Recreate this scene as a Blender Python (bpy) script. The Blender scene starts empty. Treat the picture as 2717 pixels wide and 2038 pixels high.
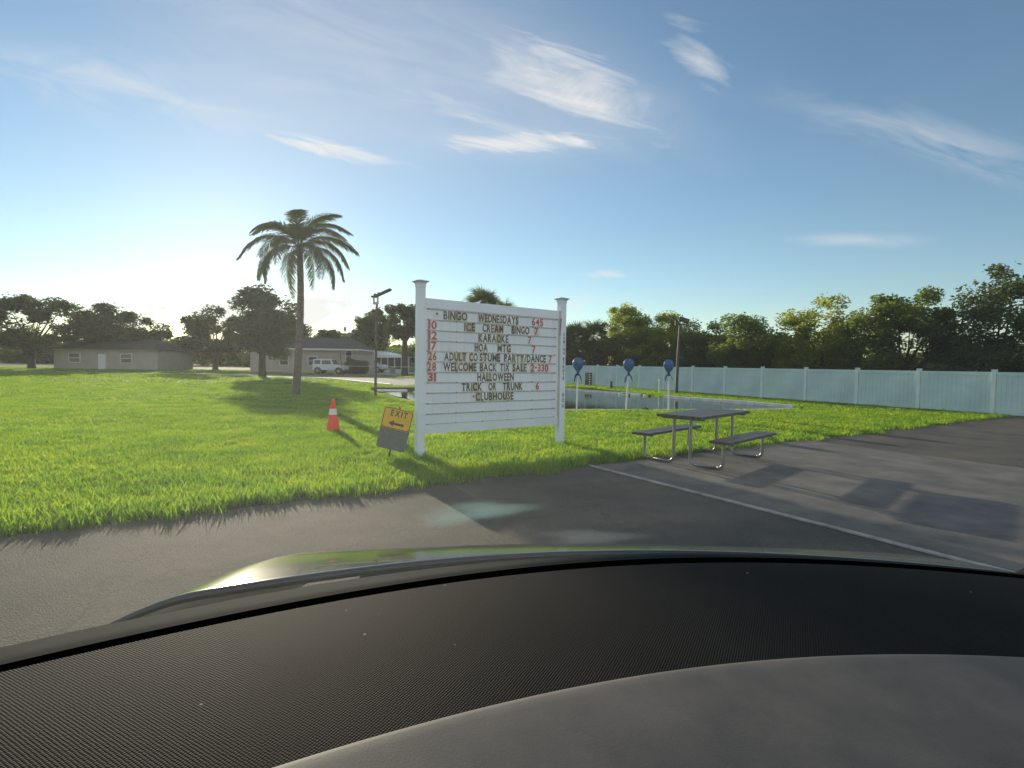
import bpy, bmesh, math, random
import numpy as np
from mathutils import Vector, Matrix, Euler

R = math.radians
random.seed(7)
rng = np.random.default_rng(11)
scene = bpy.context.scene
COL = scene.collection

# ---------------------------------------------------------------- camera
F_PX = 532.0
EYE = Vector((0.0, 0.0, 1.55))
cam_d = bpy.data.cameras.new('camera')
cam_d.sensor_width = 36.0
cam_d.lens = 36.0 * F_PX / 1024.0
cam_d.clip_start = 0.02
cam_d.clip_end = 3000.0
cam = bpy.data.objects.new('camera', cam_d)
COL.objects.link(cam)
CAM_ROT = Matrix.Rotation(R(90 - 2.17), 3, 'X') @ Matrix.Rotation(R(0.8), 3, 'Z')
cam.matrix_world = Matrix.Translation(EYE) @ CAM_ROT.to_4x4()
scene.camera = cam

# ---------------------------------------------------------------- light
SUN_AZ = R(27.5)          # to the left of straight ahead
SUN_EL = R(12.0)
sun_dir = Vector((-math.sin(SUN_AZ) * math.cos(SUN_EL), math.cos(SUN_AZ) * math.cos(SUN_EL), math.sin(SUN_EL)))
sd = bpy.data.lights.new('sun', 'SUN')
sd.energy = 5.0
sd.angle = R(0.53)
sd.color = (1.0, 0.87, 0.66)
sun = bpy.data.objects.new('sun', sd)
COL.objects.link(sun)
sun.rotation_euler = sun_dir.to_track_quat('Z', 'Y').to_euler()

world = bpy.data.worlds.new('World')
scene.world = world
world.use_nodes = True
scene.view_settings.view_transform = 'Standard'
scene.view_settings.look = 'None'
scene.view_settings.exposure = 0.0
scene.view_settings.gamma = 1.0
scene.view_settings.use_curve_mapping = False
scene.cycles.max_bounces = 7
scene.cycles.transparent_max_bounces = 8
scene.cycles.volume_bounces = 0
scene.cycles.sample_clamp_indirect = 6.0
SKY_STRENGTH = 0.145


def build_world():
    nt = world.node_tree
    nt.nodes.clear()
    N, L = nt.nodes, nt.links

    def node(t, **kw):
        n = N.new(t)
        for k, v in kw.items():
            setattr(n, k, v)
        return n

    def math_(op, a, b=None, clamp=False):
        n = node('ShaderNodeMath', operation=op, use_clamp=clamp)
        for i, v in enumerate((a, b)):
            if v is None:
                continue
            if isinstance(v, (int, float)):
                n.inputs[i].default_value = v
            else:
                L.new(v, n.inputs[i])
        return n.outputs[0]

    sky = node('ShaderNodeTexSky', sky_type='NISHITA')
    sky.sun_disc = False
    sky.sun_elevation = SUN_EL
    sky.sun_rotation = -SUN_AZ
    sky.altitude = 0
    sky.air_density = 1.0
    sky.dust_density = 0.08
    sky.ozone_density = 1.9
    tc = node('ShaderNodeTexCoord')
    sep = node('ShaderNodeSeparateXYZ')
    L.new(tc.outputs['Generated'], sep.inputs[0])
    X, Y, Z = sep.outputs
    ysafe = math_('MAXIMUM', Y, 0.05)
    u = math_('DIVIDE', X, ysafe)
    v = math_('DIVIDE', Z, ysafe)
    front = math_('MULTIPLY', math_('SUBTRACT', Y, 0.1), 4.0, True)

    def patch(cu, cv, su, sv, slope):
        """soft ellipse in world direction space"""
        du = math_('SUBTRACT', u, cu)
        dv = math_('SUBTRACT', math_('SUBTRACT', v, cv), math_('MULTIPLY', du, slope))
        a = math_('POWER', math_('ABSOLUTE', math_('DIVIDE', du, su)), 2.0)
        b = math_('POWER', math_('ABSOLUTE', math_('DIVIDE', dv, sv)), 2.0)
        return math_('POWER', 2.718, math_('MULTIPLY', math_('ADD', a, b), -1.0))

    def streaks(sx, sy, rot, scale, detail, lo, hi, dist=0.6, seed=0.0):
        cb = node('ShaderNodeCombineXYZ')
        L.new(u, cb.inputs[0]); L.new(v, cb.inputs[1]); cb.inputs[2].default_value = seed
        mp = node('ShaderNodeMapping')
        mp.inputs['Rotation'].default_value = (0, 0, rot)
        L.new(cb.outputs[0], mp.inputs[0])
        mp2 = node('ShaderNodeMapping')
        mp2.inputs['Scale'].default_value = (sx, sy, 1)
        L.new(mp.outputs[0], mp2.inputs[0])
        nz = node('ShaderNodeTexNoise')
        nz.inputs['Scale'].default_value = scale
        nz.inputs['Detail'].default_value = detail
        nz.inputs['Roughness'].default_value = 0.58
        nz.inputs['Distortion'].default_value = dist
        L.new(mp2.outputs[0], nz.inputs['Vector'])
        mr = node('ShaderNodeMapRange')
        mr.inputs['From Min'].default_value = lo
        mr.inputs['From Max'].default_value = hi
        L.new(nz.outputs['Fac'], mr.inputs['Value'])
        return mr.outputs[0]

    fine = streaks(1.2, 5.0, R(14), 4.0, 9.0, 0.36, 0.72, 0.8)
    fine2 = streaks(2.0, 7.0, R(4), 3.0, 8.0, 0.30, 0.66, 0.5, 3.7)
    puff = streaks(1.0, 1.5, 0, 9.0, 8.0, 0.42, 0.60, 0.2, 9.1)
    terms = []

    def add(cu, cv, su, sv, slope, amt, tex):
        terms.append(math_('MULTIPLY', math_('MULTIPLY', patch(cu, cv, su, sv, slope), amt), tex))

    # cirrus sheet, lens cloud, left streak, small cloud, faint veils
    sheet_ = streaks(0.9, 3.6, R(16), 3.6, 12.0, 0.28, 0.72, 0.9, 1.3)
    wisp = streaks(1.6, 9.0, R(12), 4.0, 12.0, 0.26, 0.74, 1.2, 7.7)
    ripple = streaks(7.0, 22.0, R(-38), 5.0, 3.0, 0.34, 0.66, 0.2, 5.5)

    def ragged(cu, cv, su, sv, slope, amt, tex, k=0.85, gain=1.05):
        # the noise decides where the mask lets cloud through: frayed edges
        v_ = math_('ADD', math_('MULTIPLY', patch(cu, cv, su, sv, slope), k), math_('SUBTRACT', math_('MULTIPLY', tex, 0.95), 0.95))
        terms.append(math_('MULTIPLY', math_('MULTIPLY', v_, gain, True), amt))

    ragged(0.105, 0.560, 0.150, 0.034, -0.33, 0.72, wisp)
    ragged(0.070, 0.525, 0.170, 0.062, -0.30, 0.52, sheet_)
    ragged(0.150, 0.470, 0.160, 0.034, -0.36, 0.55, wisp)
    add(0.12, 0.500, 0.10, 0.035, -0.30, 0.14, ripple)
    ragged(-0.10, 0.470, 0.130, 0.026, -0.22, 0.42, wisp)
    ragged(0.012, 0.408, 0.160, 0.022, 0.00, 0.85, wisp, 1.05)
    ragged(0.000, 0.432, 0.130, 0.018, -0.16, 0.38, wisp)
    ragged(-0.32, 0.386, 0.130, 0.017, -0.20, 1.0, wisp, 1.1)
    ragged(0.168, 0.168, 0.044, 0.012, 0.00, 0.80, wisp, 1.15)
    ragged(0.345, 0.555, 0.085, 0.060, -0.60, 0.75, sheet_, 1.0)
    add(-0.36, 0.62, 0.30, 0.17, -0.05, 0.30, sheet_)
    terms.append(math_('MULTIPLY', patch(-0.24, 0.50, 0.42, 0.24, -0.1), 0.22))
    add(0.12, 0.50, 0.20, 0.080, -0.30, 0.30, sheet_)
    add(0.01, 0.41, 0.15, 0.024, 0.0, 0.38, sheet_)
    # clouds outside the photograph's view, same family
    add(-0.75, 0.50, 0.25, 0.05, -0.2, 0.55, fine)
    add(0.78, 0.42, 0.25, 0.04, -0.25, 0.45, fine)
    add(0.65, 0.24, 0.12, 0.012, 0.0, 0.45, fine2)
    # low cumulus behind the trees
    add(-0.37, 0.085, 0.16, 0.045, 0.0, 1.30, puff)
    add(-0.70, 0.080, 0.22, 0.040, 0.0, 1.10, puff)
    add(0.13, 0.095, 0.10, 0.035, 0.0, 0.50, puff)
    add(0.75, 0.085, 0.25, 0.025, 0.0, 0.60, puff)
    acc = terms[0]
    for t in terms[1:]:
        acc = math_('ADD', acc, t)
    cloud = math_('MULTIPLY', math_('MINIMUM', acc, 0.92), front)
    # unseen cloud cover added behind the camera to brighten the shaded sign face
    gz_ = node('ShaderNodeTexNoise')
    gz_.inputs['Scale'].default_value = 1.6
    gz_.inputs['Detail'].default_value = 8
    gz_.inputs['Distortion'].default_value = 0.9
    gm_ = node('ShaderNodeMapping')
    gm_.inputs['Scale'].default_value = (1.0, 1.0, 3.2)
    L.new(tc.outputs['Generated'], gm_.inputs[0])
    L.new(gm_.outputs[0], gz_.inputs['Vector'])
    gr_ = node('ShaderNodeMapRange')
    gr_.inputs['From Min'].default_value = 0.34; gr_.inputs['From Max'].default_value = 0.64
    gr_.inputs['To Min'].default_value = 0.08; gr_.inputs['To Max'].default_value = 0.75
    L.new(gz_.outputs['Fac'], gr_.inputs['Value'])
    rear = math_('SUBTRACT', 1.0, math_('MULTIPLY', front, 0.96))
    cloud = math_('MAXIMUM', cloud, math_('MULTIPLY', gr_.outputs[0], rear))
    # blue of a tropical sky: the sky's own colour, graded slightly towards cyan
    tint = node('ShaderNodeMix', data_type='RGBA', blend_type='MULTIPLY')
    tint.inputs['Factor'].default_value = 1.0
    L.new(sky.outputs[0], tint.inputs[6])
    tint.inputs[7].default_value = SKY_TINT
    warm = node('ShaderNodeMix', data_type='RGBA')
    L.new(cloud, warm.inputs['Factor'])
    L.new(tint.outputs[2], warm.inputs[6])
    warm.inputs[7].default_value = CLOUD_COL
    bg = node('ShaderNodeBackground')
    bg.inputs['Strength'].default_value = SKY_STRENGTH
    L.new(warm.outputs[2], bg.inputs['Color'])
    out = node('ShaderNodeOutputWorld')
    L.new(bg.outputs[0], out.inputs['Surface'])


SKY_TINT = (0.92, 1.0, 1.01, 1)
CLOUD_COL = (5.9, 5.85, 5.7, 1)
build_world()


# ---------------------------------------------------------------- placing helpers
def ray(px, py):
    return CAM_ROT @ Vector(((px - 512) / F_PX, (384 - py) / F_PX, -1.0))


def G(px, py, z=0.0):
    d = ray(px, py)
    t = (z - EYE.z) / d.z
    return EYE + d * t


def P(px, py, Y):
    d = ray(px, py)
    return EYE + d * (Y / d.y)


def PF(fx, fy, Y):
    return P(fx * 0.376886, fy * 0.376886, Y)


def GF(fx, fy, z=0.0):
    return G(fx * 0.376886, fy * 0.376886, z)


# ---------------------------------------------------------------- mesh builder
class MB:
    def __init__(self):
        self.v, self.f, self.m, self.s = [], [], [], []

    def add(self, vs, fs, mi=0, smooth=False):
        b = len(self.v)
        self.v += [tuple(p) for p in vs]
        for f in fs:
            self.f.append(tuple(b + i for i in f))
            self.m.append(mi)
            self.s.append(smooth)
        return self

    def box(self, lo, hi, mi=0, M=None):
        x0, y0, z0 = lo
        x1, y1, z1 = hi
        vs = [Vector(p) for p in ((x0, y0, z0), (x1, y0, z0), (x1, y1, z0), (x0, y1, z0), (x0, y0, z1), (x1, y0, z1), (x1, y1, z1), (x0, y1, z1))]
        if M is not None:
            vs = [M @ p for p in vs]
        return self.add(vs, [(0, 3, 2, 1), (4, 5, 6, 7), (0, 1, 5, 4), (1, 2, 6, 5), (2, 3, 7, 6), (3, 0, 4, 7)], mi)

    def bbox(self, lo, hi, c=0.01, mi=0, M=None):
        """box with chamfered edges"""
        bm = bmesh.new()
        x0, y0, z0 = lo
        x1, y1, z1 = hi
        bmesh.ops.create_cube(bm, size=1.0)
        for q in bm.verts:
            q.co = Vector(((x0 + x1) / 2 + q.co.x * (x1 - x0), (y0 + y1) / 2 + q.co.y * (y1 - y0), (z0 + z1) / 2 + q.co.z * (z1 - z0)))
        bmesh.ops.bevel(bm, geom=bm.edges[:], offset=c, segments=2, affect='EDGES')
        bm.verts.index_update()
        vs = [(M @ q.co if M is not None else q.co.copy()) for q in bm.verts]
        fs = [[q.index for q in f.verts] for f in bm.faces]
        bm.free()
        return self.add(vs, fs, mi)

    def tube(self, pts, rad, n=8, mi=0, cap=True):
        pts = [Vector(p) for p in pts]
        rads = rad if isinstance(rad, (list, tuple)) else [rad] * len(pts)
        vs, fs = [], []
        up = None
        for i, p in enumerate(pts):
            a = pts[max(i - 1, 0)]
            b = pts[min(i + 1, len(pts) - 1)]
            t = (b - a).normalized()
            if up is None:
                up = Vector((0, 0, 1)) if abs(t.z) < 0.9 else Vector((1, 0, 0))
            s = t.cross(up).normalized()
            up = s.cross(t).normalized()
            for k in range(n):
                an = 2 * math.pi * k / n
                vs.append(p + (s * math.cos(an) + up * math.sin(an)) * rads[i])
        for i in range(len(pts) - 1):
            for k in range(n):
                k2 = (k + 1) % n
                fs.append((i * n + k, i * n + k2, (i + 1) * n + k2, (i + 1) * n + k))
        self.add(vs, fs, mi, True)
        if cap:
            self.add(vs[:n], [tuple(range(n))[::-1]], mi)
            self.add(vs[-n:], [tuple(range(n))], mi)
        return self

    def lathe(self, prof, n=16, mi=0, M=None, smooth=True):
        vs, fs = [], []
        for r_, z_ in prof:
            for k in range(n):
                a = 2 * math.pi * k / n
                p = Vector((r_ * math.cos(a), r_ * math.sin(a), z_))
                vs.append(M @ p if M is not None else p)
        for i in range(len(prof) - 1):
            for k in range(n):
                k2 = (k + 1) % n
                fs.append((i * n + k, i * n + k2, (i + 1) * n + k2, (i + 1) * n + k))
        self.add(vs, fs, mi, smooth)
        self.add(vs[:n], [tuple(range(n))[::-1]], mi)
        self.add(vs[-n:], [tuple(range(n))], mi)
        return self

    def prism(self, pts2, d0, d1, M, mi=0):
        """polygon in local XZ, extruded along local Y from d0 to d1"""
        n = len(pts2)
        vs = [M @ Vector((x, d0, z)) for x, z in pts2] + [M @ Vector((x, d1, z)) for x, z in pts2]
        fs = [tuple(range(n)), tuple(range(2 * n - 1, n - 1, -1))]
        for k in range(n):
            k2 = (k + 1) % n
            fs.append((k, n + k, n + k2, k2))
        return self.add(vs, fs, mi)

    def build(self, name, mats, parent=None, loc=None):
        me = bpy.data.meshes.new(name)
        me.from_pydata(self.v, [], self.f)
        if not isinstance(mats, (list, tuple)):
            mats = [mats]
        for m_ in mats:
            me.materials.append(m_)
        me.polygons.foreach_set('material_index', self.m)
        me.polygons.foreach_set('use_smooth', self.s)
        me.update()
        o = bpy.data.objects.new(name, me)
        COL.objects.link(o)
        if parent is not None:
            o.parent = parent
        if loc is not None:
            o.location = loc
        return o


def fast_mesh(name, V, Fq, mats, parent=None, loc=None):
    """quads from numpy arrays"""
    me = bpy.data.meshes.new(name)
    V = np.asarray(V, dtype=np.float32)
    Fq = np.asarray(Fq, dtype=np.int32)
    k = Fq.shape[1]
    me.vertices.add(len(V))
    me.vertices.foreach_set('co', V.ravel())
    me.loops.add(Fq.size)
    me.loops.foreach_set('vertex_index', Fq.ravel())
    me.polygons.add(len(Fq))
    me.polygons.foreach_set('loop_start', np.arange(0, Fq.size, k, dtype=np.int32))
    me.update(calc_edges=True)
    me.validate()
    for m_ in (mats if isinstance(mats, (list, tuple)) else [mats]):
        me.materials.append(m_)
    o = bpy.data.objects.new(name, me)
    COL.objects.link(o)
    if parent is not None:
        o.parent = parent
    if loc is not None:
        o.location = loc
    return o


def tag(o, label=None, cat=None, group=None, kind=None):
    if label: o['label'] = label
    if cat: o['category'] = cat
    if group: o['group'] = group
    if kind: o['kind'] = kind
    return o


def thing(name, loc, label, cat, group=None, rz=0.0):
    o = bpy.data.objects.new(name, None)
    o.empty_display_size = 0.2
    o.location = loc
    o.rotation_euler = (0, 0, rz)
    COL.objects.link(o)
    return tag(o, label, cat, group)


def copy_tree(o, parent=None):
    c = o.copy()
    COL.objects.link(c)
    if parent is not None:
        c.parent = parent
    for ch in list(o.children):
        copy_tree(ch, c)
    return c


# ---------------------------------------------------------------- materials
def mat(name, col, rough=0.6, var=0.0, scale=8.0, col2=None, bump=0.0, bscale=None, metal=0.0, spec=0.5, coat=0.0, trans=None, detail=4.0, obj_rand=0.0, lo=0.35, hi=0.65):
    m = bpy.data.materials.new(name)
    m.use_nodes = True
    nt = m.node_tree
    N, L = nt.nodes, nt.links
    b = N['Principled BSDF']
    b.inputs['Base Color'].default_value = (*col, 1)
    b.inputs['Roughness'].default_value = rough
    b.inputs['Metallic'].default_value = metal
    b.inputs['Specular IOR Level'].default_value = spec
    b.inputs['Coat Weight'].default_value = coat
    b.inputs['Coat Roughness'].default_value = 0.03
    tc = N.new('ShaderNodeTexCoord')
    colout = None
    if var > 0 or col2 is not None:
        nz = N.new('ShaderNodeTexNoise')
        nz.inputs['Scale'].default_value = scale
        nz.inputs['Detail'].default_value = detail
        nz.inputs['Roughness'].default_value = 0.6
        L.new(tc.outputs['Object'], nz.inputs['Vector'])
        mr = N.new('ShaderNodeMapRange')
        mr.inputs['From Min'].default_value = lo
        mr.inputs['From Max'].default_value = hi
        L.new(nz.outputs['Fac'], mr.inputs['Value'])
        mx = N.new('ShaderNodeMix'); mx.data_type = 'RGBA'
        L.new(mr.outputs[0], mx.inputs['Factor'])
        c2 = col2 if col2 is not None else tuple(c * (1 - var) for c in col)
        mx.inputs[6].default_value = (*col, 1)
        mx.inputs[7].default_value = (*c2, 1)
        colout = mx.outputs[2]
    if obj_rand > 0:
        oi = N.new('ShaderNodeObjectInfo')
        mr2 = N.new('ShaderNodeMapRange')
        mr2.inputs['To Min'].default_value = 1 - obj_rand
        mr2.inputs['To Max'].default_value = 1 + obj_rand
        L.new(oi.outputs['Random'], mr2.inputs['Value'])
        mv = N.new('ShaderNodeMix'); mv.data_type = 'RGBA'; mv.blend_type = 'MULTIPLY'
        mv.inputs['Factor'].default_value = 1
        if colout is not None:
            L.new(colout, mv.inputs[6])
        else:
            mv.inputs[6].default_value = (*col, 1)
        L.new(mr2.outputs[0], mv.inputs[7])
        colout = mv.outputs[2]
    if colout is not None:
        L.new(colout, b.inputs['Base Color'])
    if bump > 0:
        nb = N.new('ShaderNodeTexNoise')
        nb.inputs['Scale'].default_value = bscale or scale * 4
        nb.inputs['Detail'].default_value = 5
        L.new(tc.outputs['Object'], nb.inputs['Vector'])
        bp = N.new('ShaderNodeBump')
        bp.inputs['Strength'].default_value = bump
        bp.inputs['Distance'].default_value = 0.02
        L.new(nb.outputs['Fac'], bp.inputs['Height'])
        L.new(bp.outputs[0], b.inputs['Normal'])
    if trans is not None:
        tcol, amt = trans
        tr = N.new('ShaderNodeBsdfTranslucent')
        tr.inputs['Color'].default_value = (*tcol, 1)
        ms = N.new('ShaderNodeMixShader')
        ms.inputs[0].default_value = amt
        L.new(b.outputs[0], ms.inputs[1])
        L.new(tr.outputs[0], ms.inputs[2])
        L.new(ms.outputs[0], N['Material Output'].inputs['Surface'])
        if obj_rand > 0:
            mt = N.new('ShaderNodeMix'); mt.data_type = 'RGBA'; mt.blend_type = 'MULTIPLY'
            mt.inputs['Factor'].default_value = 1
            mt.inputs[6].default_value = (*tcol, 1)
            L.new(mr2.outputs[0], mt.inputs[7])
            L.new(mt.outputs[2], tr.inputs['Color'])
    return m


M_ = {}
M_['vinyl'] = mat('white_vinyl', (0.85, 0.91, 0.97), 0.45, col2=(0.71, 0.76, 0.80), scale=1.3, detail=10, lo=0.45, hi=0.85)
M_['vinyl_cap'] = mat('post_cap_vinyl', (0.55, 0.56, 0.54), 0.5, 0.35, 6)
M_['track'] = mat('letter_track_plastic', (0.64, 0.63, 0.57), 0.5, 0.25, 5)
M_['track_dirt'] = mat('grime', (0.50, 0.47, 0.39), 0.8, 0.4, 20)
M_['tile_clear'] = mat('letter_tile_white', (0.84, 0.85, 0.83), 0.35)
M_['tile_yellow'] = mat('letter_tile_yellowed', (0.74, 0.70, 0.55), 0.4, 0.15, 30)
M_['tile_tan'] = mat('letter_tile_tan', (0.62, 0.54, 0.37), 0.45, 0.2, 30)
M_['black'] = mat('letter_black', (0.05, 0.046, 0.04), 0.4)
M_['faded'] = mat('letter_faded_black', (0.10, 0.105, 0.095), 0.5)
M_['red'] = mat('letter_red', (0.50, 0.07, 0.07), 0.45)
M_['rust'] = mat('screw_metal', (0.16, 0.12, 0.09), 0.6, metal=0.3)
M_['orange'] = mat('sign_orange', (0.95, 0.54, 0.02), 0.45, 0.12, 9)
M_['sheet_grey'] = mat('sheet_grey', (0.17, 0.175, 0.17), 0.6, 0.25, 12)
M_['sign_black'] = mat('sign_black', (0.03, 0.03, 0.03), 0.5)
M_['dark_metal'] = mat('dark_bronze_metal', (0.045, 0.042, 0.038), 0.5, metal=0.3, col2=(0.09, 0.085, 0.08), scale=5)
M_['galv'] = mat('galvanized_metal', (0.35, 0.36, 0.36), 0.35, metal=0.7, var=0.3, scale=10)
M_['lens'] = mat('lamp_lens', (0.45, 0.45, 0.38), 0.3)
M_['blue_tarp'] = mat('blue_tarp', (0.04, 0.19, 0.46), 0.45, 0.5, 14, bump=0.8, bscale=18, trans=((0.03, 0.12, 0.4), 0.2))
M_['tarp_tail'] = mat('blue_tarp_tail', (0.02, 0.08, 0.25), 0.95, 0.4, 14, spec=0.05)
M_['pvc'] = mat('white_pvc', (0.88, 0.89, 0.86), 0.4, 0.1, 6)
M_['wood_dark'] = mat('weathered_dark_board', (0.10, 0.085, 0.075), 0.45, 0.5, 12, bump=0.3)
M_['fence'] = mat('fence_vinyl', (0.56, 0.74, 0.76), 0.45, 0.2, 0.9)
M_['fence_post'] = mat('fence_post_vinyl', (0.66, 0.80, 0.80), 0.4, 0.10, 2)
M_['kerb'] = mat('kerb_concrete', (0.80, 0.84, 0.84), 0.6, 0.25, 3, bump=0.2)
M_['concrete'] = mat('pale_concrete', (0.42, 0.40, 0.36), 0.85, col2=(0.30, 0.28, 0.25), scale=1.2, detail=8, bump=0.2, bscale=40)
M_['concrete_dark'] = mat('stained_concrete', (0.17, 0.155, 0.135), 0.85, col2=(0.08, 0.075, 0.07), scale=1.6, detail=8, bump=0.4, bscale=60)
M_['bark'] = mat('tree_bark', (0.085, 0.07, 0.055), 0.9, 0.4, 6, bump=0.6)
M_['palm_bark'] = mat('palm_bark', (0.16, 0.135, 0.11), 0.9, 0.5, 9, bump=0.8)
LEAF = lambda n, c, t, a=0.35: mat(n, c, 0.55, col2=tuple(k * 0.55 for k in c), scale=0.6, trans=(t, a), obj_rand=0.08, spec=0.3)
M_['oak_leaf'] = LEAF('oak_leaf', (0.045, 0.064, 0.026), (0.12, 0.16, 0.03), 0.3)
M_['willow_leaf'] = LEAF('willow_leaf', (0.13, 0.15, 0.035), (0.55, 0.62, 0.06), 0.5)
M_['bush_leaf'] = LEAF('bush_leaf', (0.085, 0.115, 0.03), (0.34, 0.44, 0.06), 0.42)
M_['dark_leaf'] = LEAF('dark_leaf', (0.055, 0.075, 0.03), (0.18, 0.24, 0.05), 0.35)
M_['palm_leaf'] = LEAF('palm_leaf', (0.060, 0.085, 0.042), (0.2, 0.27, 0.06), 0.35)
M_['dead_palm'] = LEAF('dead_palm_leaf', (0.14, 0.105, 0.06), (0.22, 0.16, 0.07), 0.3)
M_['glass_dark'] = mat('window_glass', (0.05, 0.06, 0.065), 0.08, spec=0.8)
M_['screen'] = mat('porch_screen', (0.035, 0.038, 0.038), 0.7)
M_['shingle'] = mat('roof_shingle', (0.055, 0.052, 0.055), 0.9, 0.35, 3)
M_['tan_wall'] = mat('tan_siding', (0.43, 0.385, 0.32), 0.7, 0.1, 1)
M_['white_wall'] = mat('white_siding', (0.50, 0.54, 0.56), 0.6, 0.1, 1)
M_['white_trim'] = mat('white_trim', (0.72, 0.72, 0.70), 0.5)
M_['metal_roof'] = mat('white_metal_roof', (0.85, 0.85, 0.83), 0.30, 0.06, 2, spec=0.7)
M_['car_white'] = mat('white_car_paint', (0.66, 0.68, 0.69), 0.25, coat=0.7)
M_['rubber'] = mat('tyre_rubber', (0.025, 0.025, 0.025), 0.8)
M_['rim'] = mat('wheel_rim', (0.30, 0.30, 0.30), 0.35, metal=0.5)
M_['box_green'] = mat('utility_green', (0.16, 0.24, 0.19), 0.6, 0.15, 4)
M_['cone'] = mat('cone_orange', (0.85, 0.10, 0.02), 0.5, 0.12, 6, trans=((0.9, 0.15, 0.03), 0.3))
M_['cone_band'] = mat('cone_band', (0.75, 0.75, 0.75), 0.4)
M_['white_disc'] = mat('white_plastic', (0.8, 0.8, 0.78), 0.4)
M_['debris'] = mat('wet_debris', (0.05, 0.045, 0.03), 0.7, 0.6, 15)


# grass blade: translucent, colour varies from tuft to tuft and over the lawn
def grass_mat():
    m = bpy.data.materials.new('grass_blade')
    m.use_nodes = True
    N, L = m.node_tree.nodes, m.node_tree.links
    N.clear()
    oi = N.new('ShaderNodeObjectInfo')
    geo = N.new('ShaderNodeNewGeometry')
    nz = N.new('ShaderNodeTexNoise')
    nz.inputs['Scale'].default_value = 0.9
    nz.inputs['Detail'].default_value = 5
    L.new(geo.outputs['Position'], nz.inputs['Vector'])
    ad = N.new('ShaderNodeMath'); ad.operation = 'MULTIPLY_ADD'
    rb = N.new('ShaderNodeMath'); rb.operation = 'ADD'
    L.new(oi.outputs['Random'], rb.inputs[0]); L.new(geo.outputs['Random Per Island'], rb.inputs[1])
    L.new(rb.outputs[0], ad.inputs[0]); ad.inputs[1].default_value = 0.5
    sb = N.new('ShaderNodeMath'); sb.operation = 'MULTIPLY_ADD'
    L.new(nz.outputs['Fac'], sb.inputs[0]); sb.inputs[1].default_value = 1.5; sb.inputs[2].default_value = -0.75
    L.new(sb.outputs[0], ad.inputs[2])
    cr = N.new('ShaderNodeValToRGB')
    e = cr.color_ramp.elements
    e[0].position = 0.0; e[0].color = (0.045, 0.100, 0.010, 1)
    e[1].position = 1.0; e[1].color = (0.160, 0.215, 0.030, 1)
    k = e.new(0.5); k.color = (0.085, 0.175, 0.018, 1)
    L.new(ad.outputs[0], cr.inputs[0])
    df = N.new('ShaderNodeBsdfPrincipled')
    df.inputs['Roughness'].default_value = 0.5
    df.inputs['Specular IOR Level'].default_value = 0.3
    L.new(cr.outputs[0], df.inputs['Base Color'])
    tr = N.new('ShaderNodeBsdfTranslucent')
    gm = N.new('ShaderNodeMix'); gm.data_type = 'RGBA'; gm.blend_type = 'MULTIPLY'
    gm.inputs['Factor'].default_value = 1
    L.new(cr.outputs[0], gm.inputs[6]); gm.inputs[7].default_value = (4.1, 3.5, 1.5, 1)
    L.new(gm.outputs[2], tr.inputs['Color'])
    ms = N.new('ShaderNodeMixShader'); ms.inputs[0].default_value = 0.6
    L.new(df.outputs[0], ms.inputs[1]); L.new(tr.outputs[0], ms.inputs[2])
    o = N.new('ShaderNodeOutputMaterial')
    L.new(ms.outputs[0], o.inputs['Surface'])
    return m


M_['grass'] = grass_mat()
M_['lawn'] = mat('lawn_soil', (0.040, 0.065, 0.015), 0.9, col2=(0.022, 0.034, 0.012), scale=1.5, detail=8, bump=1.0, bscale=12)


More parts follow.
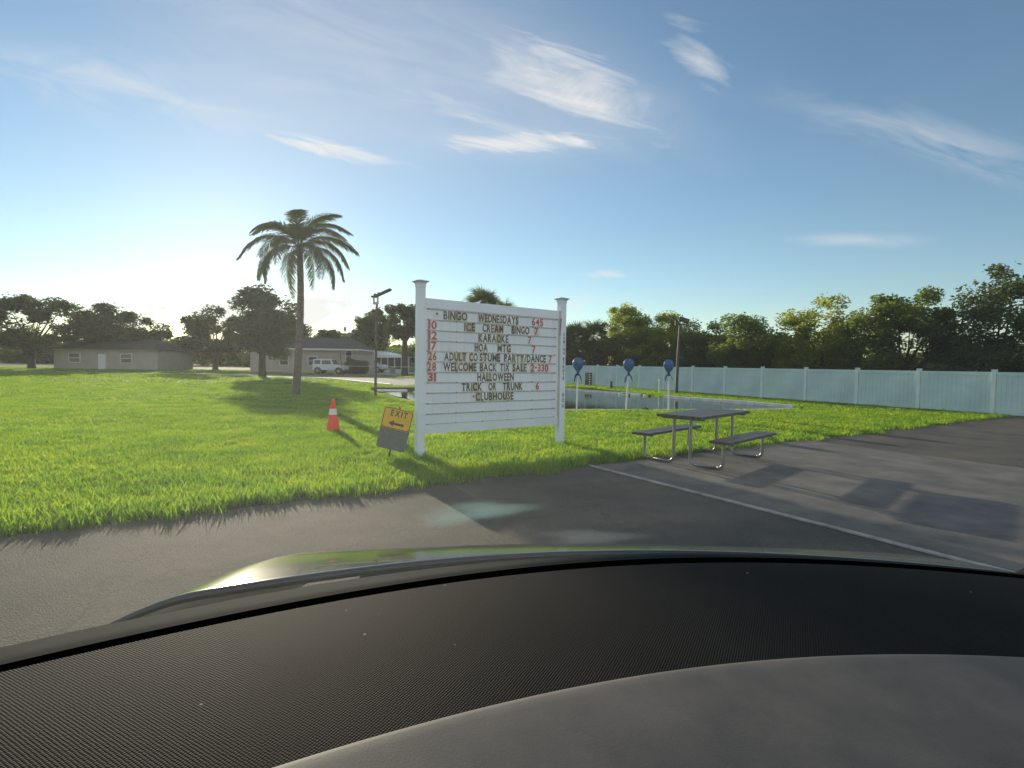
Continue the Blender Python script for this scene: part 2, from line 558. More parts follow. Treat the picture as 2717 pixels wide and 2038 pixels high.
def asphalt_mat():
    m = mat('worn_asphalt', (0.120, 0.102, 0.074), 0.85, col2=(0.042, 0.040, 0.036), scale=0.9, detail=10, lo=0.3, hi=0.7, bump=0.9, bscale=95)
    nt = m.node_tree
    N, L = nt.nodes, nt.links
    b = N['Principled BSDF']
    src = b.inputs['Base Color'].links[0].from_socket
    tc = N.new('ShaderNodeTexCoord')
    n2 = N.new('ShaderNodeTexNoise'); n2.inputs['Scale'].default_value = 90; n2.inputs['Detail'].default_value = 3
    L.new(tc.outputs['Object'], n2.inputs['Vector'])
    cr = N.new('ShaderNodeMapRange')
    cr.inputs['From Min'].default_value = 0.3; cr.inputs['From Max'].default_value = 0.7
    cr.inputs['To Min'].default_value = 0.6; cr.inputs['To Max'].default_value = 1.35
    L.new(n2.outputs['Fac'], cr.inputs['Value'])
    mu = N.new('ShaderNodeMix'); mu.data_type = 'RGBA'; mu.blend_type = 'MULTIPLY'; mu.inputs['Factor'].default_value = 1
    L.new(src, mu.inputs[6]); L.new(cr.outputs[0], mu.inputs[7])
    # hairline cracks
    vo = N.new('ShaderNodeTexVoronoi'); vo.feature = 'DISTANCE_TO_EDGE'; vo.inputs['Scale'].default_value = 0.55
    nd = N.new('ShaderNodeTexNoise'); nd.inputs['Scale'].default_value = 2.2; nd.inputs['Detail'].default_value = 5
    L.new(tc.outputs['Object'], nd.inputs['Vector'])
    va = N.new('ShaderNodeVectorMath'); va.operation = 'MULTIPLY_ADD'
    L.new(nd.outputs['Color'], va.inputs[0]); va.inputs[1].default_value = (0.9, 0.9, 0.9)
    L.new(tc.outputs['Object'], va.inputs[2])
    L.new(va.outputs[0], vo.inputs['Vector'])
    c2 = N.new('ShaderNodeMapRange')
    c2.inputs['From Min'].default_value = 0.0; c2.inputs['From Max'].default_value = 0.012
    c2.inputs['To Min'].default_value = 0.65; c2.inputs['To Max'].default_value = 1.0
    L.new(vo.outputs['Distance'], c2.inputs['Value'])
    mu2 = N.new('ShaderNodeMix'); mu2.data_type = 'RGBA'; mu2.blend_type = 'MULTIPLY'; mu2.inputs['Factor'].default_value = 1
    L.new(mu.outputs[2], mu2.inputs[6]); L.new(c2.outputs[0], mu2.inputs[7])
    L.new(mu2.outputs[2], b.inputs['Base Color'])
    return m


M_['asphalt'] = asphalt_mat()


def water_mat():
    m = bpy.data.materials.new('pond_water')
    m.use_nodes = True
    N, L = m.node_tree.nodes, m.node_tree.links
    b = N['Principled BSDF']
    b.inputs['Base Color'].default_value = (0.012, 0.016, 0.013, 1)
    b.inputs['Roughness'].default_value = 0.02
    b.inputs['IOR'].default_value = 1.33
    b.inputs['Specular IOR Level'].default_value = 0.5
    tc = N.new('ShaderNodeTexCoord')
    mp = N.new('ShaderNodeMapping'); mp.inputs['Scale'].default_value = (0.35, 3.2, 1)
    L.new(tc.outputs['Object'], mp.inputs[0])
    nz = N.new('ShaderNodeTexNoise'); nz.inputs['Scale'].default_value = 3.5; nz.inputs['Detail'].default_value = 3
    L.new(mp.outputs[0], nz.inputs['Vector'])
    bp = N.new('ShaderNodeBump'); bp.inputs['Strength'].default_value = 0.10; bp.inputs['Distance'].default_value = 0.012
    L.new(nz.outputs['Fac'], bp.inputs['Height'])
    L.new(bp.outputs[0], b.inputs['Normal'])
    return m


M_['water'] = water_mat()


# ---------------------------------------------------------------- ground sheets
def sheet(name, pts, z, m, label=None, kind='structure', cat=None):
    mb = MB()
    mb.add([(p[0], p[1], z) for p in pts], [tuple(range(len(pts)))])
    o = mb.build(name, m)
    return tag(o, label, cat, kind=kind)


E1 = Vector((0.843, 0.538, 0))       # along the marquee sign
NN = Vector((0.538, -0.843, 0))      # its face, towards the car park
def EN(o, a, b, z=0.0):
    q = Vector((o[0], o[1], 0)) + E1 * a + NN * b
    return Vector((q.x, q.y, z))

g = MB()
g.add([(-900, -60, 0), (900, -60, 0), (900, 1500, 0), (-900, 1500, 0)], [(0, 1, 2, 3)])
tag(g.build('ground', M_['lawn']), kind='structure')

LAWN_EDGE = (-2.01, 6.02)
# car park: everything on the camera side of the lawn edge
sheet('car_park', [EN(LAWN_EDGE, -60, 0), EN(LAWN_EDGE, 60, 0), EN(LAWN_EDGE, 60, 60), EN(LAWN_EDGE, -60, 60)], 0.004, M_['asphalt'])
SLAB = (1.34, 7.85)
slab = MB()
slab.box((0.09, -0.25, 0.008), (6.0, 4.6, 0.012), M=Matrix(((E1.x, NN.x, 0, SLAB[0]), (E1.y, NN.y, 0, SLAB[1]), (0, 0, 1, 0), (0, 0, 0, 1))))
tag(slab.build('concrete_slab', M_['concrete_dark']), kind='structure')
band = MB()
band.box((-0.02, -0.30, 0.008), (0.05, 4.6, 0.022), M=Matrix(((E1.x, NN.x, 0, SLAB[0]), (E1.y, NN.y, 0, SLAB[1]), (0, 0, 1, 0), (0, 0, 0, 1))))
tag(band.build('slab_edging', mat('edging_concrete', (0.42, 0.41, 0.38), 0.85, 0.5, 5, bump=0.3)), kind='structure')

# distant concrete lot, road and pond
def lot_pts(zs):
    return [G(*q) for q in zs]
sheet('concrete_lot', lot_pts([(180, 374.0), (334.7, 379.6), (391, 385.2), (520, 388.0), (520, 380.5), (391, 378.3), (300, 376.2), (180, 372.4)]), 0.006, M_['concrete'])
sheet('road', [(-120, 58), (-120, 64), (60, 58.5), (60, 53)], 0.005, mat('old_road', (0.19, 0.18, 0.165), 0.9, 0.3, 0.8))
sheet('driveway', [(-21, 64), (-14, 64), (-13.5, 84), (-22, 84)], 0.009, M_['concrete'])
ed = MB()
ep = [G(300, 377.9), G(334.7, 379.8), G(362, 382.4), G(391, 385.4)]
ed.tube([(p.x, p.y, 0.05) for p in ep], 0.07, 6)
tag(ed.build('lot_kerb', M_['white_trim']), kind='structure')

POND = [(-7.6, 28.9), (-6.6, 26.6), (-4.1, 21.8), (-1.5, 19.4), (1.7, 18.05), (6.2, 18.75), (8.6, 19.2), (10.6, 20.2), (8.1, 24.5), (3.0, 31.8)]
sheet('water', POND, 0.030, M_['water'])
nb = MB()                            # flush concrete strip at the near shore
near = [Vector((*p, 0)) for p in POND[2:8]]
for a, b in zip(near[:-1], near[1:]):
    d = (b - a).normalized(); n = Vector((d.y, -d.x, 0))
    nb.add([a + n * 0.32 + Vector((0, 0, 0.012)), b + n * 0.32 + Vector((0, 0, 0.012)), b - n * 0.05 + Vector((0, 0, 0.04)), a - n * 0.05 + Vector((0, 0, 0.04))], [(0, 1, 2, 3)])
tag(nb.build('shore_path', M_['concrete']), kind='structure')

# far kerb built of separate stones
kr = bpy.data.objects.new('pond_kerb', None); COL.objects.link(kr)
tag(kr, kind='structure')
k0, k1 = Vector((3.0, 31.85, 0)), Vector((10.9, 20.0, 0))
kd = (k1 - k0).normalized(); kn = Vector((-kd.y, kd.x, 0))
KL = (k1 - k0).length
pos = 0.0
kerb_proto = None
i = 0
while pos < KL - 0.5:
    ln = 1.55
    if not (5.3 < pos < 6.4):
        if kerb_proto is None:
            b = MB(); b.bbox((0.02, -0.09, 0.0), (ln - 0.02, 0.09, 0.15), 0.015)
            kerb_proto = b.build('kerb_stone', M_['kerb'], kr); o = kerb_proto
        else:
            o = kerb_proto.copy(); COL.objects.link(o); o.parent = kr
        q = k0 + kd * pos
        o.location = (q.x, q.y, random.uniform(-0.01, 0.015))
        o.rotation_euler = (0, random.uniform(-.008, .008), math.atan2(kd.y, kd.x) + random.uniform(-.01, .01))
    pos += ln
    i += 1
rbm = MB()
for _k in range(26):
    q = k0 + kd * random.uniform(5.35, 6.3)
    r_ = random.uniform(0.03, 0.10)
    rbm.bbox((q.x - r_ + random.uniform(-.1, .1), q.y - r_, 0.0), (q.x + r_, q.y + r_ * .8, random.uniform(0.05, 0.14)), 0.02, M=Matrix.Rotation(random.uniform(-.02, .02), 4, 'Z'), mi=_k % 2)
tag(rbm.build('rubble', [M_['debris'], M_['kerb']]), 'broken kerb rubble in the gap between the white kerb stones', kind='stuff')
# old timbers edging the left and far-left shore
def timber(a, b, m, w=0.16, h=0.17):
    a = Vector(a); b = Vector(b)
    d = b - a
    ln = d.length
    mb = MB(); mb.bbox((0, -w / 2, 0), (ln, w / 2, h), 0.012)
    o = mb.build('edging_timber', m, kr)
    o.location = a; o.rotation_euler = (0, 0, math.atan2(d.y, d.x))
    return o
tp = [Vector((-7.7, 29.0, 0)), Vector((-4.2, 29.9, 0)), Vector((-0.6, 30.9, 0)), Vector((1.2, 31.4, 0)), Vector((2.9, 31.9, 0))]
for j, (a, b) in enumerate(zip(tp[:-1], tp[1:])):
    timber(a, a.lerp(b, 0.97), M_['wood_dark'] if j % 2 == 0 or j == 3 else M_['kerb'])
for j, (a, b) in enumerate([((-7.2, 28.0, 0.02), (-5.6, 28.4, 0.02)), ((-5.0, 27.2, 0.02), (-3.7, 27.0, 0.02))]):
    timber(a, b, M_['kerb'], 0.5, 0.06)


# ---------------------------------------------------------------- grass
def tuft(name, n, spread, h0, h1, w):
    V, Fq = [], []
    for _ in range(n):
        a = random.uniform(0, 2 * math.pi); r_ = spread * math.sqrt(random.random())
        x, y = r_ * math.cos(a), r_ * math.sin(a)
        h = random.uniform(h0, h1)
        la = random.uniform(0, 2 * math.pi); lean = random.uniform(0.1, 0.75) * h
        lx, ly = math.cos(la) * lean, math.sin(la) * lean
        wa = random.uniform(0, math.pi); wx, wy = math.cos(wa) * w / 2, math.sin(wa) * w / 2
        b = len(V)
        for t, ws in ((0, 0.9), (0.45, 1.0), (0.8, 0.6)):
            cx, cy, cz = x + lx * t * t, y + ly * t * t, h * (t - 0.12 * t * t)
            V.append((cx - wx * ws, cy - wy * ws, cz)); V.append((cx + wx * ws, cy + wy * ws, cz))
        cx, cy, cz = x + lx, y + ly, h * 0.9
        V.append((cx - wx * .1, cy - wy * .1, cz)); V.append((cx + wx * .1, cy + wy * .1, cz))
        for k in range(3):
            Fq.append((b + 2 * k, b + 2 * k + 1, b + 2 * k + 3, b + 2 * k + 2))
    me = bpy.data.meshes.new(name)
    me.from_pydata(V, [], Fq)
    me.materials.append(M_['grass'])
    return bpy.data.objects.new(name, me)


tcol = bpy.data.collections.new('grass_tufts')
for k in range(6):
    tcol.objects.link(tuft('tuft', 24, 0.12, 0.03, 0.115, 0.0100))
gn = bpy.data.node_groups.new('scatter_tufts', 'GeometryNodeTree')
gn.interface.new_socket('Geometry', in_out='INPUT', socket_type='NodeSocketGeometry')
gn.interface.new_socket('Geometry', in_out='OUTPUT', socket_type='NodeSocketGeometry')
gi = gn.nodes.new('NodeGroupInput'); go = gn.nodes.new('NodeGroupOutput')
ci = gn.nodes.new('GeometryNodeCollectionInfo'); ci.inputs['Collection'].default_value = tcol
ci.inputs['Separate Children'].default_value = True; ci.inputs['Reset Children'].default_value = True
ip = gn.nodes.new('GeometryNodeInstanceOnPoints'); ip.inputs['Pick Instance'].default_value = True
rv = gn.nodes.new('FunctionNodeRandomValue'); rv.data_type = 'FLOAT_VECTOR'
rv.inputs['Min'].default_value = (-0.15, -0.15, 0); rv.inputs['Max'].default_value = (0.15, 0.15, 6.28)
na = gn.nodes.new('GeometryNodeInputNamedAttribute'); na.data_type = 'FLOAT_VECTOR'; na.inputs['Name'].default_value = 'sc'
gn.links.new(gi.outputs[0], ip.inputs['Points'])
gn.links.new(ci.outputs[0], ip.inputs['Instance'])
gn.links.new(rv.outputs['Value'], ip.inputs['Rotation'])
gn.links.new(na.outputs['Attribute'], ip.inputs['Scale'])
gn.links.new(ip.outputs[0], go.inputs[0])


def inside(poly, x, y):
    c = np.zeros(len(x), bool)
    n = len(poly)
    for i in range(n):
        x0, y0 = poly[i][0], poly[i][1]
        x1, y1 = poly[(i + 1) % n][0], poly[(i + 1) % n][1]
        cond = ((y0 > y) != (y1 > y)) & (x < (x1 - x0) * (y - y0) / (y1 - y0 + 1e-12) + x0)
        c ^= cond
    return c


POND_OUT = [(-7.9, 29.3), (-6.8, 26.5), (-4.35, 21.5), (-1.7, 19.05), (1.7, 17.7), (6.3, 18.4), (8.7, 18.85), (11.1, 19.9), (8.4, 24.7), (3.1, 32.1)]
LOT = [(p.x, p.y) for p in lot_pts([(180, 374.0), (334.7, 379.6), (391, 385.2), (520, 388.0), (520, 380.5), (391, 378.3), (300, 376.2), (180, 372.4)])]


def lawn_points(y0, y1, dens, sc, umax=1.15):
    """tuft positions, in a wedge of the lawn a little wider than the view"""
    wmax = umax * y1 + 3
    n = int(2 * wmax * (y1 - y0) * dens)
    x = rng.uniform(-wmax, wmax, n); y = rng.uniform(y0, y1, n)
    keep = np.abs(x) < umax * y + 3
    lx, ly = x - LAWN_EDGE[0], y - LAWN_EDGE[1]
    side = lx * NN.x + ly * NN.y
    wob = 0.08 * np.sin(1.9 * (lx + ly)) + 0.06 * np.sin(5.3 * lx + 1) + rng.uniform(-.22, .04, n)
    keep &= side < wob + 0.05
    sx, sy = x - SLAB[0], y - SLAB[1]
    sa, sb = sx * E1.x + sy * E1.y, sx * NN.x + sy * NN.y
    keep &= ~((sa > -0.03) & (sa < 6.05) & (sb > -0.30 + rng.uniform(-.05, .1, n)))
    keep &= ~inside(POND_OUT, x, y)
    keep &= ~inside(LOT, x, y)
    roady = 58 + (x + 120) * (-5 / 180.0)
    keep &= ~((y > roady - 0.2) & (y < roady + 6.2))
    keep &= ~((x > -22) & (x < -13) & (y > 64))
    x, y, side = x[keep], y[keep], side[keep]
    s = sc * rng.uniform(0.75, 1.25, len(x))
    # longer, unmown blades right at the car-park edge
    edge = np.clip(1 + side / 0.9, 0, 1)
    z = s * (1 + 0.7 * edge * rng.uniform(0.0, 1, len(x)) ** 3)
    return x, y, s, z


parts = [lawn_points(4.0, 11.0, 210, 1.0), lawn_points(11.0, 19.0, 95, 1.25, 1.1), lawn_points(19.0, 34.0, 28, 1.9), lawn_points(34.0, 80.0, 3.2, 3.6)]
gx = np.concatenate([p[0] for p in parts]); gy = np.concatenate([p[1] for p in parts])
gs = np.concatenate([p[2] for p in parts]); gz = np.concatenate([p[3] for p in parts])
gz = np.where(gy > 11, gz * 0.62, gz)
gz = np.where(gy > 19, gz * 0.62, gz)
gz = np.where(gy > 34, gz * 0.8, gz)
me = bpy.data.meshes.new('grass')
me.vertices.add(len(gx))
me.vertices.foreach_set('co', np.stack([gx, gy, np.zeros_like(gx)], 1).astype(np.float32).ravel())
at_ = me.attributes.new('sc', 'FLOAT_VECTOR', 'POINT')
at_.data.foreach_set('vector', np.stack([gs, gs, gz], 1).astype(np.float32).ravel())
me.update()
go_ = bpy.data.objects.new('grass', me)
COL.objects.link(go_)
md = go_.modifiers.new('scatter', 'NODES'); md.node_group = gn
tag(go_, 'sunlit bright green lawn grass with long blades along the car park edge', kind='stuff')


# ---------------------------------------------------------------- glyphs
_glyph = {}


def glyph(ch, bold=0.030):
    """mesh outline data of one character: (verts2d list, faces, width) at height 1"""
    if ch in _glyph:
        return _glyph[ch]
    if ch == '*':
        vs = [(0.30 + (0.30 if k % 2 == 0 else 0.12) * math.sin(math.pi * k / 5), 0.45 + (0.30 if k % 2 == 0 else 0.12) * math.cos(math.pi * k / 5)) for k in range(10)]
        vs.append((0.30, 0.45))
        fs = [(10, k, (k + 1) % 10) for k in range(10)]
        _glyph[ch] = (vs, fs, 0.60)
        return _glyph[ch]
    cu = bpy.data.curves.new('g', 'FONT')
    cu.body = ch
    cu.size = 1.0
    cu.offset = bold
    cu.resolution_u = 3
    ob = bpy.data.objects.new('g', cu)
    COL.objects.link(ob)
    bpy.context.view_layer.update()
    m0 = bpy.data.meshes.new_from_object(ob.evaluated_get(bpy.context.evaluated_depsgraph_get()))
    vs = [(v.co.x, v.co.y) for v in m0.vertices]
    fs = [tuple(p.vertices) for p in m0.polygons]
    bpy.data.objects.remove(ob)
    x0 = min(v[0] for v in vs); x1 = max(v[0] for v in vs)
    y0 = min(v[1] for v in vs); y1 = max(v[1] for v in vs)
    h = 1.0
    if ch == '-':
        y0, h = y0 - 0.30, 0.72
    else:
        h = y1 - y0
    vs = [((x - x0) / h, (y - y0) / h) for x, y in vs]
    _glyph[ch] = (vs, fs, (x1 - x0) / h)
    return _glyph[ch]


def glyph_mesh(ch, sx, sy, depth, m):
    """extruded letter standing in local XZ, front at y=-depth"""
    vs, fs, w = glyph(ch)
    V = [(x * sx, -depth, y * sy) for x, y in vs] + [(x * sx, 0, y * sy) for x, y in vs]
    n = len(vs)
    Fs = list(fs)
    cnt = {}
    for f in fs:
        for a, b in zip(f, f[1:] + f[:1]):
            cnt[(a, b)] = 1
    for (a, b) in list(cnt):
        if (b, a) not in cnt:
            Fs.append((b, a, n + a, n + b))
    me_ = bpy.data.meshes.new('letter')
    me_.from_pydata(V, [], Fs)
    me_.materials.append(m)
    return me_


# ---------------------------------------------------------------- marquee sign
PL0 = P(413.5 + 5.2, 458.5, 8.6)      # left post centre on the ground
PL = Vector((-1.49, 8.60, 0))
PR = Vector((0.925, 10.13, 0))
sdir = (PR - PL).normalized()
SL = (PR - PL).length
ang = math.atan2(sdir.y, sdir.x)
sign = thing('marquee_sign', PL, 'white vinyl letter board on two capped posts listing bingo, karaoke and Halloween', 'sign', rz=ang)
SM = Matrix.Translation(PL) @ Matrix.Rotation(ang, 4, 'Z')
SMI = SM.inverted()
PW = 0.064                            # half post width


def post_mesh(h):
    mb = MB(); mb.bbox((-PW, -PW, -0.1), (PW, PW, h - 0.10), 0.006)
    return mb


def cap_mesh(z):
    mb = MB()
    prof = [(PW + 0.004, z - 0.102), (PW + 0.004, z - 0.062), (PW + 0.010, z - 0.060), (PW + 0.011, z - 0.052), (PW + 0.020, z - 0.042), (PW + 0.024, z - 0.036), (PW + 0.042, z - 0.030), (PW + 0.044, z - 0.020), (0.004, z + 0.010)]
    vs, fs = [], []
    for r_, zz in prof:
        vs += [(-r_, -r_, zz), (r_, -r_, zz), (r_, r_, zz), (-r_, r_, zz)]
    for q in range(len(prof) - 1):
        for k in range(4):
            fs.append((q * 4 + k, q * 4 + (k + 1) % 4, (q + 1) * 4 + (k + 1) % 4, (q + 1) * 4 + k))
    for j, f in enumerate(fs):
        mb.add([vs[i_] for i_ in f], [(0, 1, 2, 3)], 1 if j >= 20 else 0)
    return mb


TOPL = P(417.5, 280, 8.6).z
TOPR = P(558.5, 297.5, 10.1).z
for x, tz in ((0.0, TOPL), (SL, TOPR)):
    po = post_mesh(tz).build('post', M_['vinyl'], sign)
    po.location = (x, 0, 0)
    cp = cap_mesh(tz).build('post_cap', [M_['vinyl'], M_['vinyl_cap']], po)

# the board, hung between the posts
XB0, XB1 = PW + 0.006, SL - PW - 0.03
def panel_z(fx, fy):
    """height on the board face where a photograph point lies"""
    d = ray(fx * 0.376886, fy * 0.376886)
    o = SMI @ EYE; dd = SMI.to_3x3() @ d
    t = (-0.045 - o.y) / dd.y
    q = o + dd * t
    return q.x, q.z


_, ZTL = panel_z(1125, 790); _, ZTR = panel_z(1477, 824.5)
_, ZBL = panel_z(1125, 1152); _, ZBR = panel_z(1468, 1127)


def bz(x, t):
    """t=0 top edge .. 1 bottom edge"""
    a = (x - XB0) / (XB1 - XB0)
    zt = ZTL + (ZTR - ZTL) * a; zb = ZBL + (ZBR - ZBL) * a
    return zt + (zb - zt) * t


def board_piece(x0, x1, t0, t1, y0, y1, name, m, parent=sign):
    mb = MB()
    vs = []
    for y in (y0, y1):
        vs += [(x0, y, bz(x0, t1)), (x1, y, bz(x1, t1)), (x1, y, bz(x1, t0)), (x0, y, bz(x0, t0))]
    mb.add(vs, [(0, 1, 2, 3), (7, 6, 5, 4), (0, 4, 5, 1), (1, 5, 6, 2), (2, 6, 7, 3), (3, 7, 4, 0)])
    return mb.build(name, m, parent)


T = [0.075 + 0.0775 * k for k in range(12)]        # letter tracks, top to bottom
board_piece(XB0, XB1, 0.0, T[0] - 0.004, -0.048, 0.035, 'top_rail', M_['vinyl'])
board_piece(XB0, XB1, T[11] + 0.006, 1.0, -0.048, 0.035, 'bottom_rail', M_['vinyl'])
NCOL = 19
cw = (XB1 - XB0) / NCOL
for c in range(NCOL):
    board_piece(XB0 + c * cw + 0.0012, XB0 + (c + 1) * cw - 0.0012, T[0] - 0.004, T[11] + 0.006, -0.036, 0.030, 'board_plank', M_['vinyl'])
board_piece(XB0, XB1, T[0] - 0.004, T[11] + 0.006, -0.030, 0.020, 'backing_board', M_['track_dirt'])
board_piece(XB1 + 0.002, XB1 + 0.026, -0.003, 1.003, -0.05, 0.03, 'side_channel', M_['track'])
for k, t in enumerate(T):
    mb = MB()
    x0, x1 = XB0 + 0.02, XB1 - (0.03 if k == 0 else 0.06)
    for dz, y in ((0.0, -0.044), (0.014, -0.041)):
        for (a, b) in ((x0, x1),):
            vs = []
            za, zb = bz(a, t) - dz, bz(b, t) - dz
            for yy in (y - 0.003, -0.036):
                vs += [(a, yy, za - 0.0035), (b, yy, zb - 0.0035), (b, yy, zb + 0.0025), (a, yy, za + 0.0025)]
            mb.add(vs, [(0, 1, 2, 3), (7, 6, 5, 4), (0, 4, 5, 1), (1, 5, 6, 2), (2, 6, 7, 3), (3, 7, 4, 0)], 0 if dz == 0 else 1)
    for s_ in range(6):
        xs = x0 + 0.03 + (x1 - x0 - 0.06) * s_ / 5
        zz = bz(xs, t) - 0.004
        mb.box((xs - 0.008, -0.052, zz - 0.008), (xs + 0.008, -0.044, zz + 0.008), 2)
    mb.build('letter_track', [M_['track'], M_['track_dirt'], M_['rust']], sign)

# hanging hook and drip stain at the right-hand post
mb = MB()
hx = SL - PW - 0.012
mb.tube([(hx, -0.07, TOPR - 0.42), (hx + 0.012, -0.072, TOPR - 0.40), (hx + 0.014, -0.07, TOPR - 0.44), (hx - 0.005, -0.068, TOPR - 0.62), (hx - 0.008, -0.068, TOPR - 0.72)], 0.006, 6)
mb.build('hook', M_['rust'], sign)

ZOOM = lambda zx: 1080 + zx / 5.027
ROWS = [
    (1, [('*', 370, 425, 'r'), ('BINGO', 485, 800, 'k'), ('WEDNESDAYS', 945, 1480, 'k'), ('645', 1662, 1810, 'r')]),
    (2, [('10', 283, 395, 'r'), ('ICE', 762, 905, 'k'), ('CREAM', 1005, 1282, 'k'), ('BiNGO', 1395, 1630, 'k'), ('7', 1700, 1748, 'r')]),
    (3, [('12', 283, 400, 'r'), ('KARAOKE', 955, 1350, 'k'), ('7', 1615, 1658, 'r')]),
    (4, [('17', 283, 395, 'r'), ('HOA', 905, 1075, 'k'), ('MTG', 1210, 1385, 'k'), ('7', 1672, 1718, 'r')]),
    (5, [('26', 282, 395, 'r'), ('ADULT', 498, 790, 'k'), ('CO', 833, 945, 'k'), ('STUME', 972, 1245, 'k'), ('PARTY/DANCE', 1300, 1855, 'k'), ('7', 1895, 1938, 'r')]),
    (6, [('28', 270, 390, 'r'), ('WELCOME', 485, 930, 'k'), ('BACK', 978, 1200, 'k'), ('TiX', 1247, 1370, 'k'), ('SALE', 1415, 1600, 'k'), ('2-330', 1655, 1890, 'r')]),
    (7, [('31', 283, 390, 'r'), ('HALLOWEEN', 945, 1430, 'k')]),
    (8, [('TRiCK', 735, 1010, 'k'), ('OR', 1095, 1197, 'k'), ('TRUNK', 1288, 1550, 'k'), ('6', 1728, 1770, 'r')]),
    (9, [('*', 875, 920, 'r'), ('CLUBHOUSE', 925, 1430, 'k')]),
]
pitch = (ZTL - ZBL) * 0.0775
LH = pitch * 0.81
# which tiles have yellowed: (row, word index, letter index)
TAN = {(1, 1, 3), (1, 2, 1), (1, 2, 9), (2, 1, 1), (2, 1, 2), (2, 2, 3), (2, 3, 0), (3, 1, 4), (5, 3, 4), (5, 1, 4), (6, 1, 2), (7, 1, 2), (8, 0, 3), (9, 1, 0), (9, 1, 6), (3, 0, 0), (6, 4, 2)}
YEL = {(1, 1, 2), (1, 1, 4), (1, 2, 3), (2, 2, 4), (3, 1, 2), (4, 1, 0), (4, 2, 2), (5, 3, 1), (6, 1, 6), (6, 0, 0), (2, 0, 0), (7, 0, 0), (7, 1, 3), (9, 1, 3), (9, 1, 4), (8, 2, 1), (5, 4, 4), (6, 2, 0), (4, 0, 0), (6, 5, 4), (6, 5, 0), (5, 0, 0), (7, 0, 1)}
lr = random.Random(3)
for row, words_ in ROWS:
    for wi, (wd, a, b, c) in enumerate(words_):
        s0 = panel_z(ZOOM(a), 900)[0]; s1 = panel_z(ZOOM(b), 900)[0]
        gl = [glyph(ch)[2] for ch in wd]
        gl = [max(g_, 0.45) if ch == '/' else g_ for g_, ch in zip(gl, wd)]
        gap = 0.13
        tot = sum(gl) + gap * (len(wd) - 1)
        kx = (s1 - s0) / tot
        x = s0
        for li, ch in enumerate(wd):
            w = gl[li] * kx
            h = LH * (0.5 if ch == '*' else 1.0)
            zb = bz(x + w / 2, T[row]) + 0.010 + lr.uniform(-0.002, 0.003) + (0.03 if ch == '*' else 0.0)
            tm = 'tile_tan' if (row, wi, li) in TAN else 'tile_yellow' if ((row, wi, li) in YEL or lr.random() < 0.12) else 'tile_clear'
            pad = min(gap * kx * 0.48, 0.016)
            tb = MB()
            tb.bbox((-pad, -0.0435, -0.004), (w + pad, -0.0395, h + 0.016), 0.0012)
            tile = tb.build('letter_tile', M_[tm], sign)
            tile.location = (x, 0, zb)
            tile.rotation_euler = (0, lr.uniform(-0.012, 0.012), 0)
            lm = M_['red'] if c == 'r' else (M_['faded'] if lr.random() < 0.15 else M_['black'])
            lo_ = bpy.data.objects.new('letter', glyph_mesh(ch, kx * (gl[li] / glyph(ch)[2]), kx if ch == '*' else h, 0.0025, lm))
            COL.objects.link(lo_)
            lo_.parent = tile
            lo_.location = (0, -0.0438, 0.004)
            x += w + gap * kx

# stacked letters down the right-hand post
def post_text(word, fy0, fy1, m):
    n = len(word)
    f0 = panel_z(1488, fy0)[1]; f1 = panel_z(1488, fy1)[1]
    step = (f0 - f1) / n
    for k, ch in enumerate(word):
        gw = glyph(ch)[2]
        hh = step * 0.82
        sx = 0.040 / max(gw, 0.30) if ch != 'I' else 0.05
        o = bpy.data.objects.new('post_letter', glyph_mesh(ch, sx, hh, 0.002, m))
        COL.objects.link(o); o.parent = sign
        o.location = (SL + 0.015 - gw * sx / 2, -PW - 0.001, f0 - step * (k + 1) + step * 0.09)


post_text('COMING', 882, 942, M_['faded'])
post_text('EVENTS', 947, 1009, M_['faded'])
post_text('HOA', 1041, 1083, M_['faded'])


# ---------------------------------------------------------------- EXIT sign
def rounded(w, h, r_, n=5, cx=0, cz=0):
    pts = []
    for qx, qz, a0 in ((w / 2 - r_, h / 2 - r_, 0), (-w / 2 + r_, h / 2 - r_, 90), (-w / 2 + r_, -h / 2 + r_, 180), (w / 2 - r_, -h / 2 + r_, 270)):
        for k in range(n + 1):
            a = R(a0 + 90 * k / n)
            pts.append((cx + qx + r_ * math.cos(a), cz + qz + r_ * math.sin(a)))
    return pts


base = P(388.5, 460, 8.35)
EX = thing('exit_sign', (base.x, base.y, 0.045), 'tilted orange EXIT sign with left arrow on dark stake beside white post', 'sign')
EX.rotation_euler = (R(-3), R(12.2), R(-3))
I4 = Matrix.Identity(4)
W_, H_ = 0.47, 0.655
mb = MB(); mb.prism(rounded(W_, H_, 0.04), -0.004, 0.0, I4)
bp_ = mb.build('lower_panel', M_['sheet_grey'], EX); bp_.location = (0.0, -0.012, 0.13 + H_ / 2)
HT = 0.335
mb = MB(); mb.prism(rounded(W_ + 0.004, HT, 0.05), -0.010, -0.0045, I4)
op = mb.build('orange_panel', M_['orange'], EX); op.location = (0, -0.012, 0.13 + H_ - HT / 2 + 0.004)
ring = MB()
o1 = rounded(W_ - 0.012, HT - 0.016, 0.045); o2 = rounded(W_ - 0.032, HT - 0.036, 0.036)
n = len(o1)
vs = [(x, -0.0125, z) for x, z in o1] + [(x, -0.0125, z) for x, z in o2] + [(x, -0.010, z) for x, z in o1] + [(x, -0.010, z) for x, z in o2]
fs = []
for k in range(n):
    k2 = (k + 1) % n
    fs += [(k, n + k, n + k2, k2), (k, k2, 2 * n + k2, 2 * n + k), (n + k, 3 * n + k, 3 * n + k2, n + k2)]
ring.add(vs, fs)
ring.build('border', M_['sign_black'], op)
xo = -0.118
